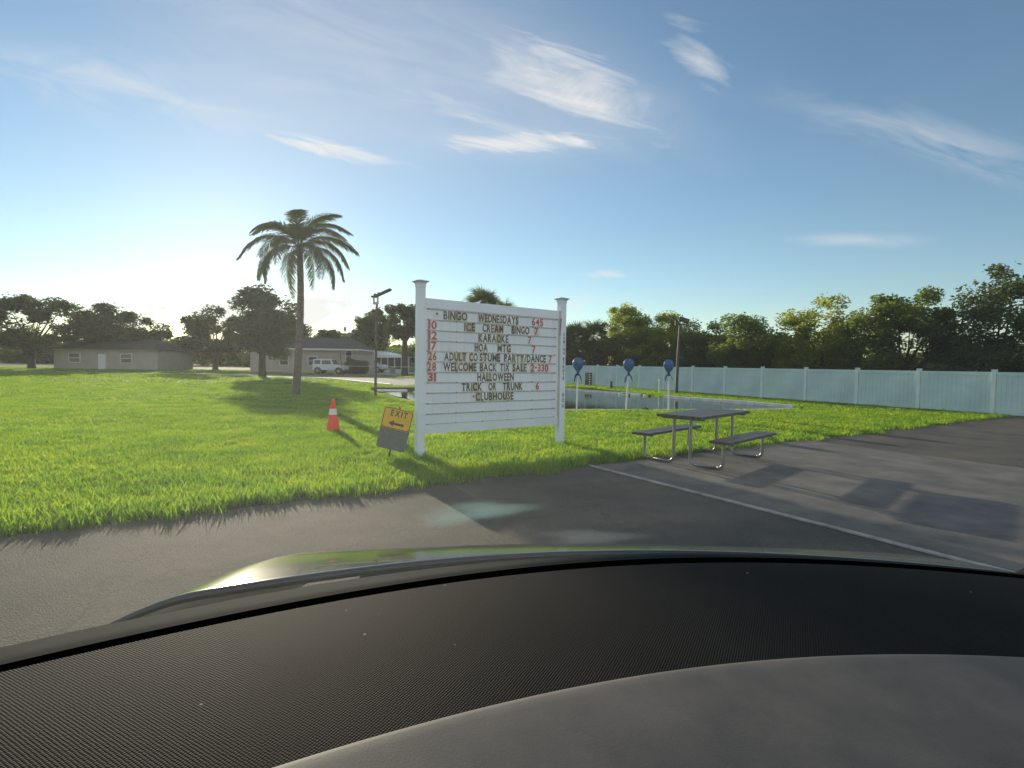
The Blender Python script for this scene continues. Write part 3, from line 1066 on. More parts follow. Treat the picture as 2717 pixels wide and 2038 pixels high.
for ch in 'EXIT':
    gw = glyph(ch)[2]
    sx = 0.073
    if ch == 'I': sx = 0.08
    o = bpy.data.objects.new('letter', glyph_mesh(ch, sx, 0.098, 0.002, M_['sign_black'])); COL.objects.link(o); o.parent = op
    o.location = (xo, -0.0105, 0.035)
    xo += gw * sx + 0.021
mb = MB(); mb.prism([(-0.125, -0.075), (-0.035, -0.030), (-0.045, -0.062), (0.125, -0.062), (0.125, -0.098), (-0.045, -0.098), (-0.035, -0.128)][::-1], -0.0125, -0.0105, I4)
mb.build('arrow', M_['sign_black'], op)
mb = MB(); mb.box((-0.016, 0.0, -0.25), (0.016, 0.016, 0.13 + H_ + 0.02)); mb.box((-0.014, -0.018, 0.13 + H_ - 0.05), (0.008, 0.0, 0.13 + H_ + 0.03))
mb.build('stake', M_['dark_metal'], EX)


# ---------------------------------------------------------------- lamp posts
lp = P(375.5, 397.2, 23.7)
LPx, LPy = lp.x, lp.y
lamp = thing('light_pole', (LPx, LPy, 0), 'thin grey pole with one flat flood lamp angled up, left of the letter board', 'light pole')
zt = P(378, 304, 23.7).z
mb = MB(); mb.tube([(0, 0, -0.05), (0.0, 0, 1.0), (0.02, 0, 2.5), (0.045, 0, zt)], [0.062, 0.055, 0.05, 0.045], 10); mb.build('pole', M_['dark_metal'], lamp)
mb = MB(); mb.bbox((-0.12, -0.07, zt - 0.02), (0.12, 0.07, zt + 0.08), 0.02); mb.bbox((-0.12, -0.04, zt + 0.08), (-0.06, 0.04, zt + 0.30), 0.01); mb.bbox((0.05, -0.04, zt + 0.08), (0.11, 0.04, zt + 0.34), 0.01)
mb.build('bracket', M_['galv'], lamp)
hd = MB()
hd.bbox((-0.05, -0.15, 0.0), (0.80, 0.15, 0.10), 0.035)
hd.bbox((-0.02, -0.05, 0.08), (0.09, 0.05, 0.17), 0.015)
hd.bbox((0.16, -0.05, 0.08), (0.25, 0.05, 0.16), 0.015)
h_ = hd.build('lamp_head', M_['dark_metal'], lamp); h_.location = (-0.02, 0, zt + 0.28); h_.rotation_euler = (0, R(-25), 0)
h2 = MB(); h2.bbox((-0.09, -0.10, 0), (0.09, 0.10, 0.08), 0.02)
o = h2.build('lamp_head', M_['dark_metal'], lamp); o.location = (-0.12, 0, zt + 0.28)

rp = P(676.3, 394.8, 29.6)
lamp2 = thing('light_pole', (rp.x, rp.y, 0), 'tall dark pole with two square flood lamps in front of the white fence', 'light pole')
zt = P(678, 325, 29.6).z
mb = MB(); mb.tube([(0, 0, -0.05), (0.03, 0, 2), (0.10, 0, zt)], [0.085, 0.075, 0.05], 10); mb.build('pole', M_['dark_metal'], lamp2)
mb = MB(); mb.bbox((-0.18, -0.05, zt - 0.02), (0.52, 0.05, zt + 0.06), 0.02); mb.bbox((-0.17, -0.03, zt + 0.06), (-0.10, 0.03, zt + 0.24), 0.01); mb.bbox((0.40, -0.03, zt + 0.06), (0.48, 0.03, zt + 0.24), 0.01)
mb.build('bracket', M_['dark_metal'], lamp2)
for (lx, rot, ll) in ((-0.12, (R(12), R(28), R(10)), (-0.62, 0.06)), (0.36, (R(42), R(18), R(-12)), (-0.30, 0.24))):
    mb = MB(); mb.bbox((ll[0], -0.20, -0.035), (ll[1], 0.20, 0.035), 0.02); 
    o = mb.build('lamp_head', M_['dark_metal'], lamp2); o.location = (lx, 0, zt + 0.27); o.rotation_euler = rot
    mb = MB(); mb.box((ll[0] + 0.05, -0.16, -0.043), (ll[1] - 0.12, 0.16, -0.036)); mb.build('lens', M_['lens'], o)


# ---------------------------------------------------------------- blue wrapped poles
def wrapped_pole(seed, x, y, xt, h, label):
    rr = random.Random(seed)
    root = thing('wrapped_pole', (x, y, 0), label, 'pole', 'white poles with blue wrapped tops beside the pond')
    mb = MB(); mb.tube([(0, 0, -0.1), (xt * 0.5, 0, h * 0.38), (xt, 0, h - 0.5)], 0.027, 10); mb.build('pole', M_['pvc'], root)
    # gathered tarp bag over the round head
    vs, fs = [], []
    NR, NS = 22, 44
    ph = [rr.uniform(0, 6.28) for _ in range(5)]
    for i_ in range(NR + 1):
        t = i_ / NR
        z = h - 0.47 * t
        rad = 0.174 * (math.sqrt(max(0, 1 - ((0.38 - t) / 0.385) ** 2)) if t < 0.38 else 1 - 0.86 * ((t - 0.38) / 0.62) ** 2.1)
        rad = max(rad, 0.012 if t == 0 else 0.028)
        for k in range(NS):
            a = 2 * math.pi * k / NS
            fold = (0.02 + 0.22 * t ** 1.6) * (0.5 * math.sin(9 * a + ph[0] + 2 * t) + 0.3 * math.sin(15 * a + ph[1]) + 0.35 * math.sin(5 * a + ph[2] - 3 * t))
            rad2 = rad * (1 + fold * 0.55) * (1 + 0.05 * math.sin(2 * a + ph[3]))
            vs.append((xt + rad2 * math.cos(a), 0.62 * rad2 * math.sin(a), z))
    for i_ in range(NR):
        for k in range(NS):
            k2 = (k + 1) % NS
            fs.append((i_ * NS + k, (i_ + 1) * NS + k, (i_ + 1) * NS + k2, i_ * NS + k2))
    mb = MB(); mb.add(vs, fs, 0, True); mb.add(vs[:NS], [tuple(range(NS))]); mb.build('tarp_bag', M_['blue_tarp'], root)
    # loose tails below the tie
    mb = MB()
    zb = h - 0.47
    mb.lathe([(0.028, zb - 0.03), (0.05, zb - 0.01), (0.03, zb + 0.02)], 12, M=Matrix.Translation((xt, 0, 0)))
    mb.lathe([(0.045, zb - 0.11), (0.062, zb - 0.08), (0.03, zb - 0.03)], 12, M=Matrix.Translation((xt, 0, 0)))
    for q in range(4):
        a = rr.uniform(-1, 1) * 0.9 + (math.pi if q % 2 else 0)
        ln = rr.uniform(0.18, 0.33)
        pts = [Vector((xt, 0, zb - 0.06))]
        for s_ in (0.3, 0.65, 1.0):
            pts.append(Vector((xt + math.cos(a) * 0.14 * s_ ** 0.6, math.sin(a) * 0.07 * s_, zb - 0.06 - ln * s_ * s_)))
        for (w0, p0), (w1, p1) in zip(((0.03, pts[0]), (0.085, pts[1]), (0.09, pts[2])), ((0.085, pts[1]), (0.09, pts[2]), (0.05, pts[3]))):
            sd_ = Vector((-math.sin(a) * .4, math.cos(a), 0.35)).normalized()
            n_ = Vector((0.0, 0.008, 0.0))
            A = [p0 - sd_ * w0, p0 + sd_ * w0, p1 + sd_ * w1, p1 - sd_ * w1]
            mb.add([v - n_ for v in A] + [v + n_ for v in A], [(0, 1, 2, 3), (7, 6, 5, 4), (0, 4, 5, 1), (1, 5, 6, 2), (2, 6, 7, 3), (3, 7, 4, 0)])
    mb.build('tied_tails', M_['tarp_tail'], root)
    return root


for sd_i, (bx, by, tx, ty, top, lab) in enumerate([
    (1529.5, 1096, 1533.5, 985, 948, 'blue tarp bag on a white pole, the one closest to the letter board'),
    (1660.5, 1091, 1668, 990, 951, 'blue tarp bag on a white pole leaning right, middle of three'),
    (1774, 1089, 1774, 992, 953.5, 'blue tarp bag on an upright white pole, nearest the picnic table')]):
    b0 = GF(bx, by)
    tp_ = PF(tx, ty, b0.y)
    hz = PF(tx, top, b0.y).z
    wrapped_pole(sd_i + 5, b0.x, b0.y, (tp_.x - b0.x), hz, lab)

# ---------------------------------------------------------------- picnic table
T0 = Vector((2.31, 8.47, 0))
pt = thing('picnic_table', T0, 'dark weathered picnic table with bent steel tube legs on concrete slab', 'picnic table', rz=R(45))
# local x: along the table, local -y: across towards the car park
def plank_set(name, y0, y1, z0, z1, n, x0, x1):
    w = (y1 - y0) / n
    for k in range(n):
        mb = MB(); mb.bbox((x0, y0 + k * w + 0.003, z0), (x1, y0 + (k + 1) * w - 0.003, z1), 0.006)
        mb.build(name, M_['wood_dark'], pt)
plank_set('tabletop_plank', -0.76, 0.0, 0.745, 0.79, 5, 0.0, 1.85)
plank_set('seat_plank', 0.11, 0.45, 0.415, 0.455, 2, 0.0, 1.85)
plank_set('seat_plank', -1.21, -0.87, 0.415, 0.455, 2, 0.0, 1.85)
for x in (0.14, 1.68):
    for s_ in (1, -1):
        yc = -0.38
        tp2 = lambda y: yc + s_ * (y)
        mb = MB()
        R_ = 0.024
        pts = [(x, tp2(0.14), 0.735), (x, tp2(0.14), 0.16)]
        for a in range(0, 91, 15):
            pts.append((x, tp2(0.14 + 0.09 * (1 - math.cos(R(a)))), 0.125 - 0.09 * math.sin(R(a)) + 0.0))
        pts += [(x, tp2(0.30), 0.035), (x, tp2(0.57), 0.035)]
        for a in range(0, 91, 15):
            pts.append((x, tp2(0.57 + 0.09 * math.sin(R(a))), 0.125 - 0.09 * math.cos(R(a))))
        pts += [(x, tp2(0.66), 0.41)]
        mb.tube(pts, R_, 10)
        mb.build('leg', M_['galv'], pt)
    mb = MB(); mb.tube([(x, -0.74, 0.733), (x, -0.02, 0.733)], 0.018, 8); mb.tube([(x, -1.19, 0.405), (x, -0.89, 0.405)], 0.016, 8); mb.tube([(x, 0.13, 0.405), (x, 0.43, 0.405)], 0.016, 8)
    mb.build('support_bar', M_['galv'], pt)

# ---------------------------------------------------------------- fence
F0, F1 = Vector((4.25, 43.0, 0)), Vector((10.7, 30.4, 0))
fd = (F1 - F0)
def fpt(t): return F0 + fd * t
fence = thing('vinyl_fence', fpt(-0.66), 'long white vinyl privacy fence running behind the pond below the trees', 'fence')
fang = math.atan2(fd.y, fd.x)
DT = 0.163
t0 = 0.313 - 6 * DT
FH = 1.50
fpanel = fpost = None
L_ = fd.length * DT
fo = Matrix.Translation(-Vector(fence.location))
def fence_slope(t):
    return 0.0
for k in range(0, 19):
    t = t0 + k * DT
    q = fpt(t)
    if fpost is None:
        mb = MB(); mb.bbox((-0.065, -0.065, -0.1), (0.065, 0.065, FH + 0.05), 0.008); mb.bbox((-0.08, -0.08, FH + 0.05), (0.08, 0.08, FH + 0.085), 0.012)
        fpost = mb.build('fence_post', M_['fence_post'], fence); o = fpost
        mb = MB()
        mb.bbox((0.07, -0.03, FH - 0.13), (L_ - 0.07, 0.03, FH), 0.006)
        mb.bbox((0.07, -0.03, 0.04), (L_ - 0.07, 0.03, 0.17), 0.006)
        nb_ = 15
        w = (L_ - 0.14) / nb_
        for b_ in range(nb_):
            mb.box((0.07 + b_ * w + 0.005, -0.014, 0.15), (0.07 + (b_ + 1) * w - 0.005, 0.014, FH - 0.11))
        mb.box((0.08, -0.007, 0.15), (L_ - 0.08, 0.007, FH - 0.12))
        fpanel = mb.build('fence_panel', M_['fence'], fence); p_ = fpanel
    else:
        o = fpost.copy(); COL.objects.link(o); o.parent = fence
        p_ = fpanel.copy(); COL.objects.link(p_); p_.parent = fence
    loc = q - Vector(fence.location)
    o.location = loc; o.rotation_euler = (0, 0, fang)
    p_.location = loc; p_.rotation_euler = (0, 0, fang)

# panel of white discs leaning at the fence
sb = P(588.2, 386.6, 39.2)
sbt = thing('score_board', (sb.x, sb.y, 0), 'dark upright board with a column of white discs against the white fence', 'board')
sbt.rotation_euler = (R(-4), 0, R(-20))
mb = MB(); mb.bbox((-0.25, -0.03, 0.0), (0.25, 0.03, 0.98), 0.008); mb.build('board', M_['dark_metal'], sbt)
mb = MB(); mb.box((-0.24, -0.035, 0.45), (0.02, -0.031, 0.96)); mb.build('grey_sheet', M_['sheet_grey'], sbt)
for k in range(5):
    mb = MB(); mb.lathe([(0.048, 0.0), (0.048, 0.015), (0.035, 0.022)], 12, M=Matrix.Translation((0.10, -0.03, 0.13 + 0.175 * k)) @ Matrix.Rotation(R(90), 4, 'X'))
    mb.build('disc', M_['white_disc'], sbt)
bo = P(611, 388.9, 35.2)
mb = MB(); mb.bbox((-0.075, -0.075, 0), (0.075, 0.075, 0.46), 0.015); mb.bbox((-0.09, -0.09, 0.40), (0.09, 0.09, 0.48), 0.015)
tag(mb.build('bollard', M_['dark_metal'], loc=(bo.x, bo.y, 0)), 'short black post in the grass strip before the white fence', 'bollard')
st = P(659, 392.0, 30.5)
mb = MB(); mb.tube([(0, 0, -0.05), (0.0, 0, 0.72)], 0.035, 8); mb.lathe([(0.045, 0.70), (0.045, 0.76), (0.01, 0.78)], 10)
tag(mb.build('marker_stake', M_['pvc'], loc=(st.x, st.y, 0)), 'short thin white stake in the grass just left of the double lamp pole', 'stake')

# curled weed against the fence
wd_ = P(639, 389.7, 35.2)
mb = MB()
mb.tube([(0, 0, 0), (0.02, 0, 0.4), (0.03, 0, 0.75), (-0.05, 0, 0.9), (-0.18, 0, 0.93), (-0.26, 0, 0.86)], [0.018, 0.016, 0.013, 0.012, 0.01, 0.006], 6)
for k in range(14):
    a = random.uniform(0, 6.28); z0 = random.uniform(0.0, 0.9)
    x0 = 0.02 if z0 < .75 else -0.12
    c_, s_ = math.cos(a), math.sin(a)
    mb.add([(x0, 0, z0), (x0 + .08 * c_ - .03 * s_, .08 * s_ + .03 * c_, z0 + .04), (x0 + .17 * c_, .17 * s_, z0 + .02), (x0 + .08 * c_ + .03 * s_, .08 * s_ - .03 * c_, z0 + .04)], [(0, 1, 2, 3)])
tag(mb.build('weed', M_['bush_leaf'], loc=(wd_.x, wd_.y, 0)), 'tall weed with a curled tip growing against the white fence', 'weed')

# debris clump in the shallow water
db = GF(1710, 1090)
mb = MB()
for k in range(60):
    a = random.uniform(0, 6.28); r_ = random.uniform(0, 0.36); ln = random.uniform(0.06, 0.16)
    x0, y0 = r_ * math.cos(a), r_ * 0.6 * math.sin(a); hh = max(0.02, 0.13 * (1 - r_ / 0.38)) * random.uniform(0.5, 1.2)
    a2 = random.uniform(0, 6.28)
    mb.tube([(x0, y0, 0), (x0 + ln * math.cos(a2) * .5, y0 + ln * math.sin(a2) * .5, hh), (x0 + ln * math.cos(a2), y0 + ln * math.sin(a2), hh * 0.3)], 0.012, 4, cap=False)
tag(mb.build('debris_clump', M_['debris'], loc=(db.x, db.y, 0.01)), 'dark clump of wet plant debris at the near edge of the pond', 'debris')

# ---------------------------------------------------------------- traffic cone
cn = P(333, 433, 11.7)
cone = thing('traffic_cone', (cn.x, cn.y, 0), 'orange traffic cone standing on the lawn left of the EXIT sign', 'cone')
mb = MB(); mb.bbox((-0.18, -0.18, 0.0), (0.18, 0.18, 0.035), 0.01); mb.build('base', M_['cone'], cone)
mb = MB(); mb.lathe([(0.155, 0.03), (0.14, 0.06), (0.035, 0.70), (0.028, 0.71)], 24); mb.build('cone_body', M_['cone'], cone)
mb = MB(); mb.lathe([(0.092, 0.38), (0.070, 0.51)], 24); mb.build('reflective_band', M_['cone_band'], cone)


# ---------------------------------------------------------------- trees
def leaf_quads(C, size, flat=0.0):
    """C: leaf centres (n,3); random diamond quads"""
    n = len(C)
    a = rng.normal(size=(n, 3)); a[:, 2] *= (1 - flat)
    a /= np.linalg.norm(a, axis=1)[:, None]
    b = rng.normal(size=(n, 3))
    b -= (b * a).sum(1)[:, None] * a
    b /= np.linalg.norm(b, axis=1)[:, None]
    s = (size * rng.uniform(0.6, 1.35, n))[:, None]
    V = np.empty((n, 4, 3))
    V[:, 0] = C - a * s; V[:, 1] = C - b * s * 0.42; V[:, 2] = C + a * s; V[:, 3] = C + b * s * 0.42
    return V.reshape(-1, 3), np.arange(4 * n).reshape(n, 4)


def tree(name, x, y, h, cw_, crown_base, leafm, n_leaf, leaf, label, cat='tree', group=None, trunk_r=0.2, clumps=40, clump_r=0.9, seed=1, lean=0.0, flat=0.5, cd=None, spread=0.45, topy=1.0, bark='bark', twig=0.1):
    """x,y base; h height; cw_ crown width; crown from crown_base to h"""
    rr = np.random.default_rng(seed)
    root = thing(name, (x, y, 0), label, cat, group)
    cd = cd or cw_
    zc = (h + crown_base) / 2; hz = (h - crown_base) / 2
    mb = MB()
    fork = crown_base + hz * 0.25
    tpts = [Vector((0, 0, -0.2)), Vector((lean * .3, 0, fork * 0.5)), Vector((lean * .6, 0, fork))]
    mb.tube(tpts, [trunk_r * 1.25, trunk_r, trunk_r * 0.85], 9)
    cs = []
    tries = 0
    while len(cs) < clumps and tries < 4000:
        tries += 1
        p = rr.uniform(-1, 1, 3)
        rad = np.linalg.norm(p)
        if rad > 1 or rad < spread:
            continue
        # uneven outline
        bump = 0.88 + 0.14 * math.sin(3.1 * p[0] + seed) * math.cos(2.3 * p[1] + seed * 2)
        c = np.array((p[0] * cw_ / 2 * bump, p[1] * cd / 2 * bump, zc + p[2] * hz * bump * topy))
        cs.append(c)
    for c in cs[:22]:
        f = rr.uniform(0.45, 1.0)
        st_ = tpts[1].lerp(tpts[2], f)
        e_ = Vector(c) * 0.97
        mid = st_.lerp(e_, 0.5) + Vector((rr.uniform(-.3, .3), rr.uniform(-.3, .3), rr.uniform(-0.1, 0.5)))
        mb.tube([st_, mid, e_], [trunk_r * 0.45, trunk_r * 0.22, 0.02], 5, cap=False)
    mb.build('trunk', M_[bark], root)
    per = n_leaf // len(cs)
    C = []
    for c in cs:
        k = int(per * rr.uniform(0.45, 1.5))
        r0 = clump_r * rr.uniform(0.55, 1.25)
        d = rr.normal(size=(k, 3)); d /= np.linalg.norm(d, axis=1)[:, None]
        rad = r0 * rr.uniform(0.15, 1.0, k) ** 0.6
        q = c + d * rad[:, None] * np.array((1, 1, 0.72))
        C.append(q)
    # stray twigs
    k = int(n_leaf * twig * 0.2)
    if k > 0:
        ids = rr.integers(0, len(cs), k)
        q = np.array(cs)[ids] + np.clip(rr.normal(size=(k, 3)), -1.2, 1.2) * clump_r * 0.6
        C.append(q)
    C = np.concatenate(C)
    C = C[C[:, 2] > 0.1]
    V, Fq = leaf_quads(C, leaf, flat)
    fast_mesh('crown', V, Fq, M_[leafm], root)
    return root


def bush(name, x, y, w, d, h, leafm, n_leaf, leaf, label, seed=1, cat='bush', group=None):
    rr = np.random.default_rng(seed)
    root = thing(name, (x, y, 0), label, cat, group)
    p = rr.uniform(-1, 1, (n_leaf * 2, 3))
    q = np.abs(p) ** 2.6
    ok = (q.sum(1) < 1) & (q.sum(1) > 0.25)
    p = p[ok][:n_leaf]
    nn = 1 + 0.12 * np.sin(5 * p[:, 0] + seed) * np.cos(4 * p[:, 1])
    C = np.stack([p[:, 0] * w / 2 * nn, p[:, 1] * d / 2 * nn, (p[:, 2] * 0.5 + 0.5) * h * nn], 1)
    V, Fq = leaf_quads(C, leaf, 0.2)
    fast_mesh('foliage', V, Fq, M_[leafm], root)
    mb = MB()
    for k in range(6):
        a = k * 1.05
        mb.tube([(0.1 * math.cos(a), 0.1 * math.sin(a), 0), (w * .3 * math.cos(a), d * .3 * math.sin(a), h * 0.8)], [0.03, 0.012], 4, cap=False)
    mb.build('stem', M_['bark'], root)
    return root


# fan frond shared meshes (sabal palm) -------------------------------
def fan_frond_mesh(seed, leafm, L0=0.85, n=22, droop=0.35):
    rr = random.Random(seed)
    V, Fq = [], []
    def strip(p0, p1, p2, w):
        s_ = Vector((0, 0, 1)).cross((p1 - p0)).normalized() if (p1 - p0).cross(Vector((0, 0, 1))).length > 1e-5 else Vector((0, 1, 0))
        b = len(V)
        for p, ww in ((p0, w * .5), (p1, w), (p2, w * .12)):
            V.append(tuple(p - s_ * ww)); V.append(tuple(p + s_ * ww))
        Fq.append((b, b + 1, b + 3, b + 2)); Fq.append((b + 2, b + 3, b + 5, b + 4))
    pet = 0.85
    strip(Vector((0, 0, 0)), Vector((pet * .5, 0, 0.05)), Vector((pet + .1, 0, 0.0)), 0.022)
    hub = Vector((pet, 0, 0.0))
    for k in range(n):
        a = R(-125 + 250 * k / (n - 1))
        ln = L0 * (0.75 + 0.25 * math.cos(a * 0.6)) * rr.uniform(0.9, 1.08)
        d = Vector((math.cos(a), math.sin(a), 0.25 * math.cos(a)))
        dz = droop * ln * rr.uniform(0.5, 1.3)
        p1 = hub + d * ln * 0.55 + Vector((0, 0, 0.05 * abs(math.sin(a))))
        p2 = hub + d * ln - Vector((0, 0, dz))
        strip(hub, p1, p2, 0.035)
    me_ = bpy.data.meshes.new('frond')
    me_.from_pydata(V, [], Fq)
    me_.materials.append(M_[leafm])
    return me_


FAN = [fan_frond_mesh(k, 'palm_leaf') for k in range(4)]
FAN_DEAD = [fan_frond_mesh(k + 9, 'dead_palm', 0.7, 16, 0.9) for k in range(2)]


def sabal(x, y, h, label, scale=1.0, n=30, seed=0, group=None, dead=6, trunk_r=0.17, lean=0.0):
    rr = random.Random(seed)
    root = thing('cabbage_palm', (x, y, 0), label, 'palm tree', group)
    mb = MB()
    pts, rads = [], []
    for k in range(15):
        f = k / 14
        pts.append(Vector((lean * f * f, 0, -0.2 + (h + 0.2) * f))); rads.append(trunk_r * (1.1 - 0.15 * f + (0.12 if k % 2 else 0)))
    mb.tube(pts, rads, 9)
    for k in range(18):
        a = rr.uniform(0, 6.28); z = h - rr.uniform(0.1, min(1.6, h * .6))
        mb.tube([(lean * (z / h) ** 2 + math.cos(a) * trunk_r * .8, math.sin(a) * trunk_r * .8, z), (lean * (z / h) ** 2 + math.cos(a) * (trunk_r + .16), math.sin(a) * (trunk_r + .16), z + 0.22)], [0.05, 0.02], 4)
    mb.build('trunk', M_['palm_bark'], root)
    for k in range(n + dead):
        isd = k >= n
        o = bpy.data.objects.new('frond', (FAN_DEAD if isd else FAN)[k % (2 if isd else 4)])
        COL.objects.link(o); o.parent = root
        az = k * 2.39996 + rr.uniform(-.25, .25)
        f = (k + 0.5) / n
        el = R(78 - 118 * f ** 0.8) if not isd else R(rr.uniform(-75, -55))
        s_ = scale * rr.uniform(0.85, 1.12)
        o.matrix_local = Matrix.Translation((lean, 0, h + (0.25 * (1 - f) if not isd else -0.1))) @ Matrix.Rotation(az, 4, 'Z') @ Matrix.Rotation(-el, 4, 'Y') @ Matrix.Rotation(rr.uniform(-.5, .5), 4, 'X') @ Matrix.Scale(s_, 4)
    return root


# feather frond (coconut or queen palm) ------------------------------
def feather_frond_mesh(seed, L0=2.7, n=46):
    rr = random.Random(seed)
    V, Fq = [], []
    def pt_(t):
        return Vector((L0 * (t - 0.18 * t ** 3), 0, 0.35 * L0 * t * (1 - t) * 1.4 - 0.40 * L0 * t ** 2.4))
    prev = None
    for k in range(15):
        t = k / 14
        p = pt_(t); w = 0.03 * (1 - 0.85 * t)
        b = len(V)
        V += [(p.x, -w, p.z), (p.x, w, p.z), (p.x, 0, p.z - w * 1.2)]
        if k:
            for a, c in ((0, 1), (1, 2), (2, 0)):
                Fq.append((b - 3 + a, b - 3 + c, b + c, b + a))
    for k in range(n):
        t = 0.14 + 0.86 * k / (n - 1)
        p = pt_(t); q = pt_(min(1, t + 0.03)); d = (q - p)
        d = d.normalized() if d.length > 1e-6 else Vector((0.6, 0, -0.8))
        ln = 0.62 * (math.sin(math.pi * min(1, 0.18 + t * 0.78)) ** 0.6) * rr.uniform(0.85, 1.1)
        for s_ in (-1, 1):
            for rep in range(2):
                out = (d * rr.uniform(0.6, 0.9) + Vector((0, s_ * rr.uniform(.55, .95), rr.uniform(-.35, .1)))).normalized()
                p1 = p + out * ln * 0.5
                p2 = p + out * ln + Vector((0, 0, -0.30 * ln * rr.uniform(.6, 1.5)))
                sd2 = out.cross(Vector((0, s_ * .3, 1))).normalized()
                b = len(V)
                for pp, ww in ((p, 0.012), (p1, 0.019), (p2, 0.003)):
                    V.append(tuple(pp - sd2 * ww)); V.append(tuple(pp + sd2 * ww))
                Fq.append((b, b + 1, b + 3, b + 2)); Fq.append((b + 2, b + 3, b + 5, b + 4))
    me_ = bpy.data.meshes.new('frond')
    me_.from_pydata(V, [], Fq)
    me_.materials.append(M_['palm_leaf'])
    return me_


FEATHER = [feather_frond_mesh(k) for k in range(4)]


def feather_palm(x, y, h, label, scale=1.0, n=16, seed=0, trunk_r=0.16, az0=0.0, group=None):
    rr = random.Random(seed)
    root = thing('feather_palm', (x, y, 0), label, 'palm tree', group)
    mb = MB()
    pts, rads = [], []
    for k in range(24):
        f = k / 23
        pts.append(Vector((0.25 * math.sin(f * 2.2), 0, -0.2 + (h + 0.2) * f))); rads.append(trunk_r * (1.25 - 0.45 * f ** 0.4 + (0.05 if k % 2 else 0)))
    mb.tube(pts, rads, 10)
    top = pts[-1]
    mb.build('trunk', M_['palm_bark'], root)
    for k in range(n):
        o = bpy.data.objects.new('frond', FEATHER[k % 4])
        COL.objects.link(o); o.parent = root
        az = az0 + k * 2.39996 + rr.uniform(-.2, .2)
        el = R(62 - 92 * ((k + 0.5) / n) ** 0.9)
        o.matrix_local = Matrix.Translation(top) @ Matrix.Rotation(az, 4, 'Z') @ Matrix.Rotation(-el, 4, 'Y') @ Matrix.Rotation(rr.uniform(-.4, .4), 4, 'X') @ Matrix.Scale(scale * rr.uniform(0.9, 1.1), 4)
    return root


# feather palm at the photograph's left edge
fp = P(295, 243, 24.0)
feather_palm(fp.x, fp.y, fp.z - 0.2, 'feather leaved palm on the lawn near the light pole, drooping fronds', 0.98, 23, 4)
# cabbage palms: two behind the sign, two behind the fence
q = P(483, 309, 58); sabal(q.x, q.y, q.z, 'cabbage palm rising over the middle of the letter board, the taller of two', 1.45, 34, 3)
q = P(503, 317, 60); sabal(q.x, q.y, q.z, 'lower cabbage palm crown peeking over the letter board, beside the taller one', 1.2, 28, 5)
q = P(575, 343, 48); sabal(q.x, q.y, q.z, 'dark cabbage palm behind the fence, immediately right of the letter board', 1.15, 34, 7, dead=10)
q = P(594, 341, 48.5); sabal(q.x, q.y, q.z + 0.2, 'spiky cabbage palm behind the fence, between a palm and the willowy tree', 1.1, 34, 8, dead=10)
q = P(566, 349, 50.5); sabal(q.x, q.y, q.z, 'shaggy low cabbage palm half hidden by the right post of the letter board', 1.1, 30, 9, dead=8)

TG = 'trees growing behind the white fence'
def tr(px, ytop, Y, wpx, label, leafm, seed, base=1.0, n=16000, leaf=0.13, clumps=60, cr=0.8, **kw):
    q = P(px, ytop, Y)
    kw.setdefault('trunk_r', 0.16)
    return tree('tree', q.x, q.y, q.z, wpx / F_PX * Y, base, leafm, n, leaf, label, group=TG, seed=seed, clumps=clumps, clump_r=cr, **kw)


tr(626, 299, 49, 56, 'airy tree with thin yellow green leaves, tallest behind the fence', 'willow_leaf', 21, base=0.6, n=15000, leaf=0.10, clumps=80, cr=0.62, twig=0.9, spread=0.4)
tr(643, 310, 47, 46, 'rounded olive green tree directly behind the middle fence panels', 'willow_leaf', 22, base=0.3, n=22000, leaf=0.10, clumps=80, cr=0.7, spread=0.3)
tr(668, 313, 46, 50, 'leafy yellow green tree behind the fence beside the double lamp pole', 'willow_leaf', 23, base=0.3, n=22000, leaf=0.10, clumps=80, cr=0.75, spread=0.3)
tr(702, 316, 42, 62, 'dark green tree behind the fence just right of the double lamp pole', 'bush_leaf', 24, base=0.2, n=22000, leaf=0.10, clumps=80, cr=0.75, spread=0.3)
tr(606, 338, 46, 44, 'low dark shrubby tree behind the fence between palms and airy tree', 'dark_leaf', 25, base=0.1, n=15000, leaf=0.09, cr=0.6, clumps=60)
tr(640, 345, 44.5, 70, 'low brownish bushy growth leaning on the back of the fence', 'bush_leaf', 26, base=0.1, n=20000, leaf=0.08, cr=0.5, clumps=90, spread=0.1)
tr(690, 345, 40.5, 60, 'low dense shrub mass behind the fence right of the lamp pole', 'dark_leaf', 27, base=0.1, n=18000, leaf=0.08, cr=0.5, clumps=80, spread=0.1)
tr(568, 350, 52, 40, 'low dark bush behind the fence under the cabbage palms', 'dark_leaf', 28, base=0.1, n=14000, leaf=0.1, cr=0.6, clumps=60, spread=0.1)
tr(750, 312, 37, 82, 'broad green tree behind the fence past the picnic table', 'bush_leaf', 29, base=0.2, n=20000, leaf=0.11, clumps=80, cr=0.75, spread=0.3)
tr(820, 300, 34, 100, 'wide spreading olive tree behind the fence', 'willow_leaf', 30, base=0.3, n=20000, leaf=0.11, clumps=80, cr=0.8, spread=0.3)
tr(905, 285, 30, 120, 'large dark green tree behind the nearer fence panels', 'bush_leaf', 31, base=0.4, n=20000, leaf=0.11, clumps=80, cr=0.8, spread=0.3)
tr(1000, 262, 27, 140, 'tallest dark tree behind the nearest fence panels', 'dark_leaf', 32, base=0.4, n=20000, leaf=0.11, clumps=80, cr=0.85, spread=0.3)

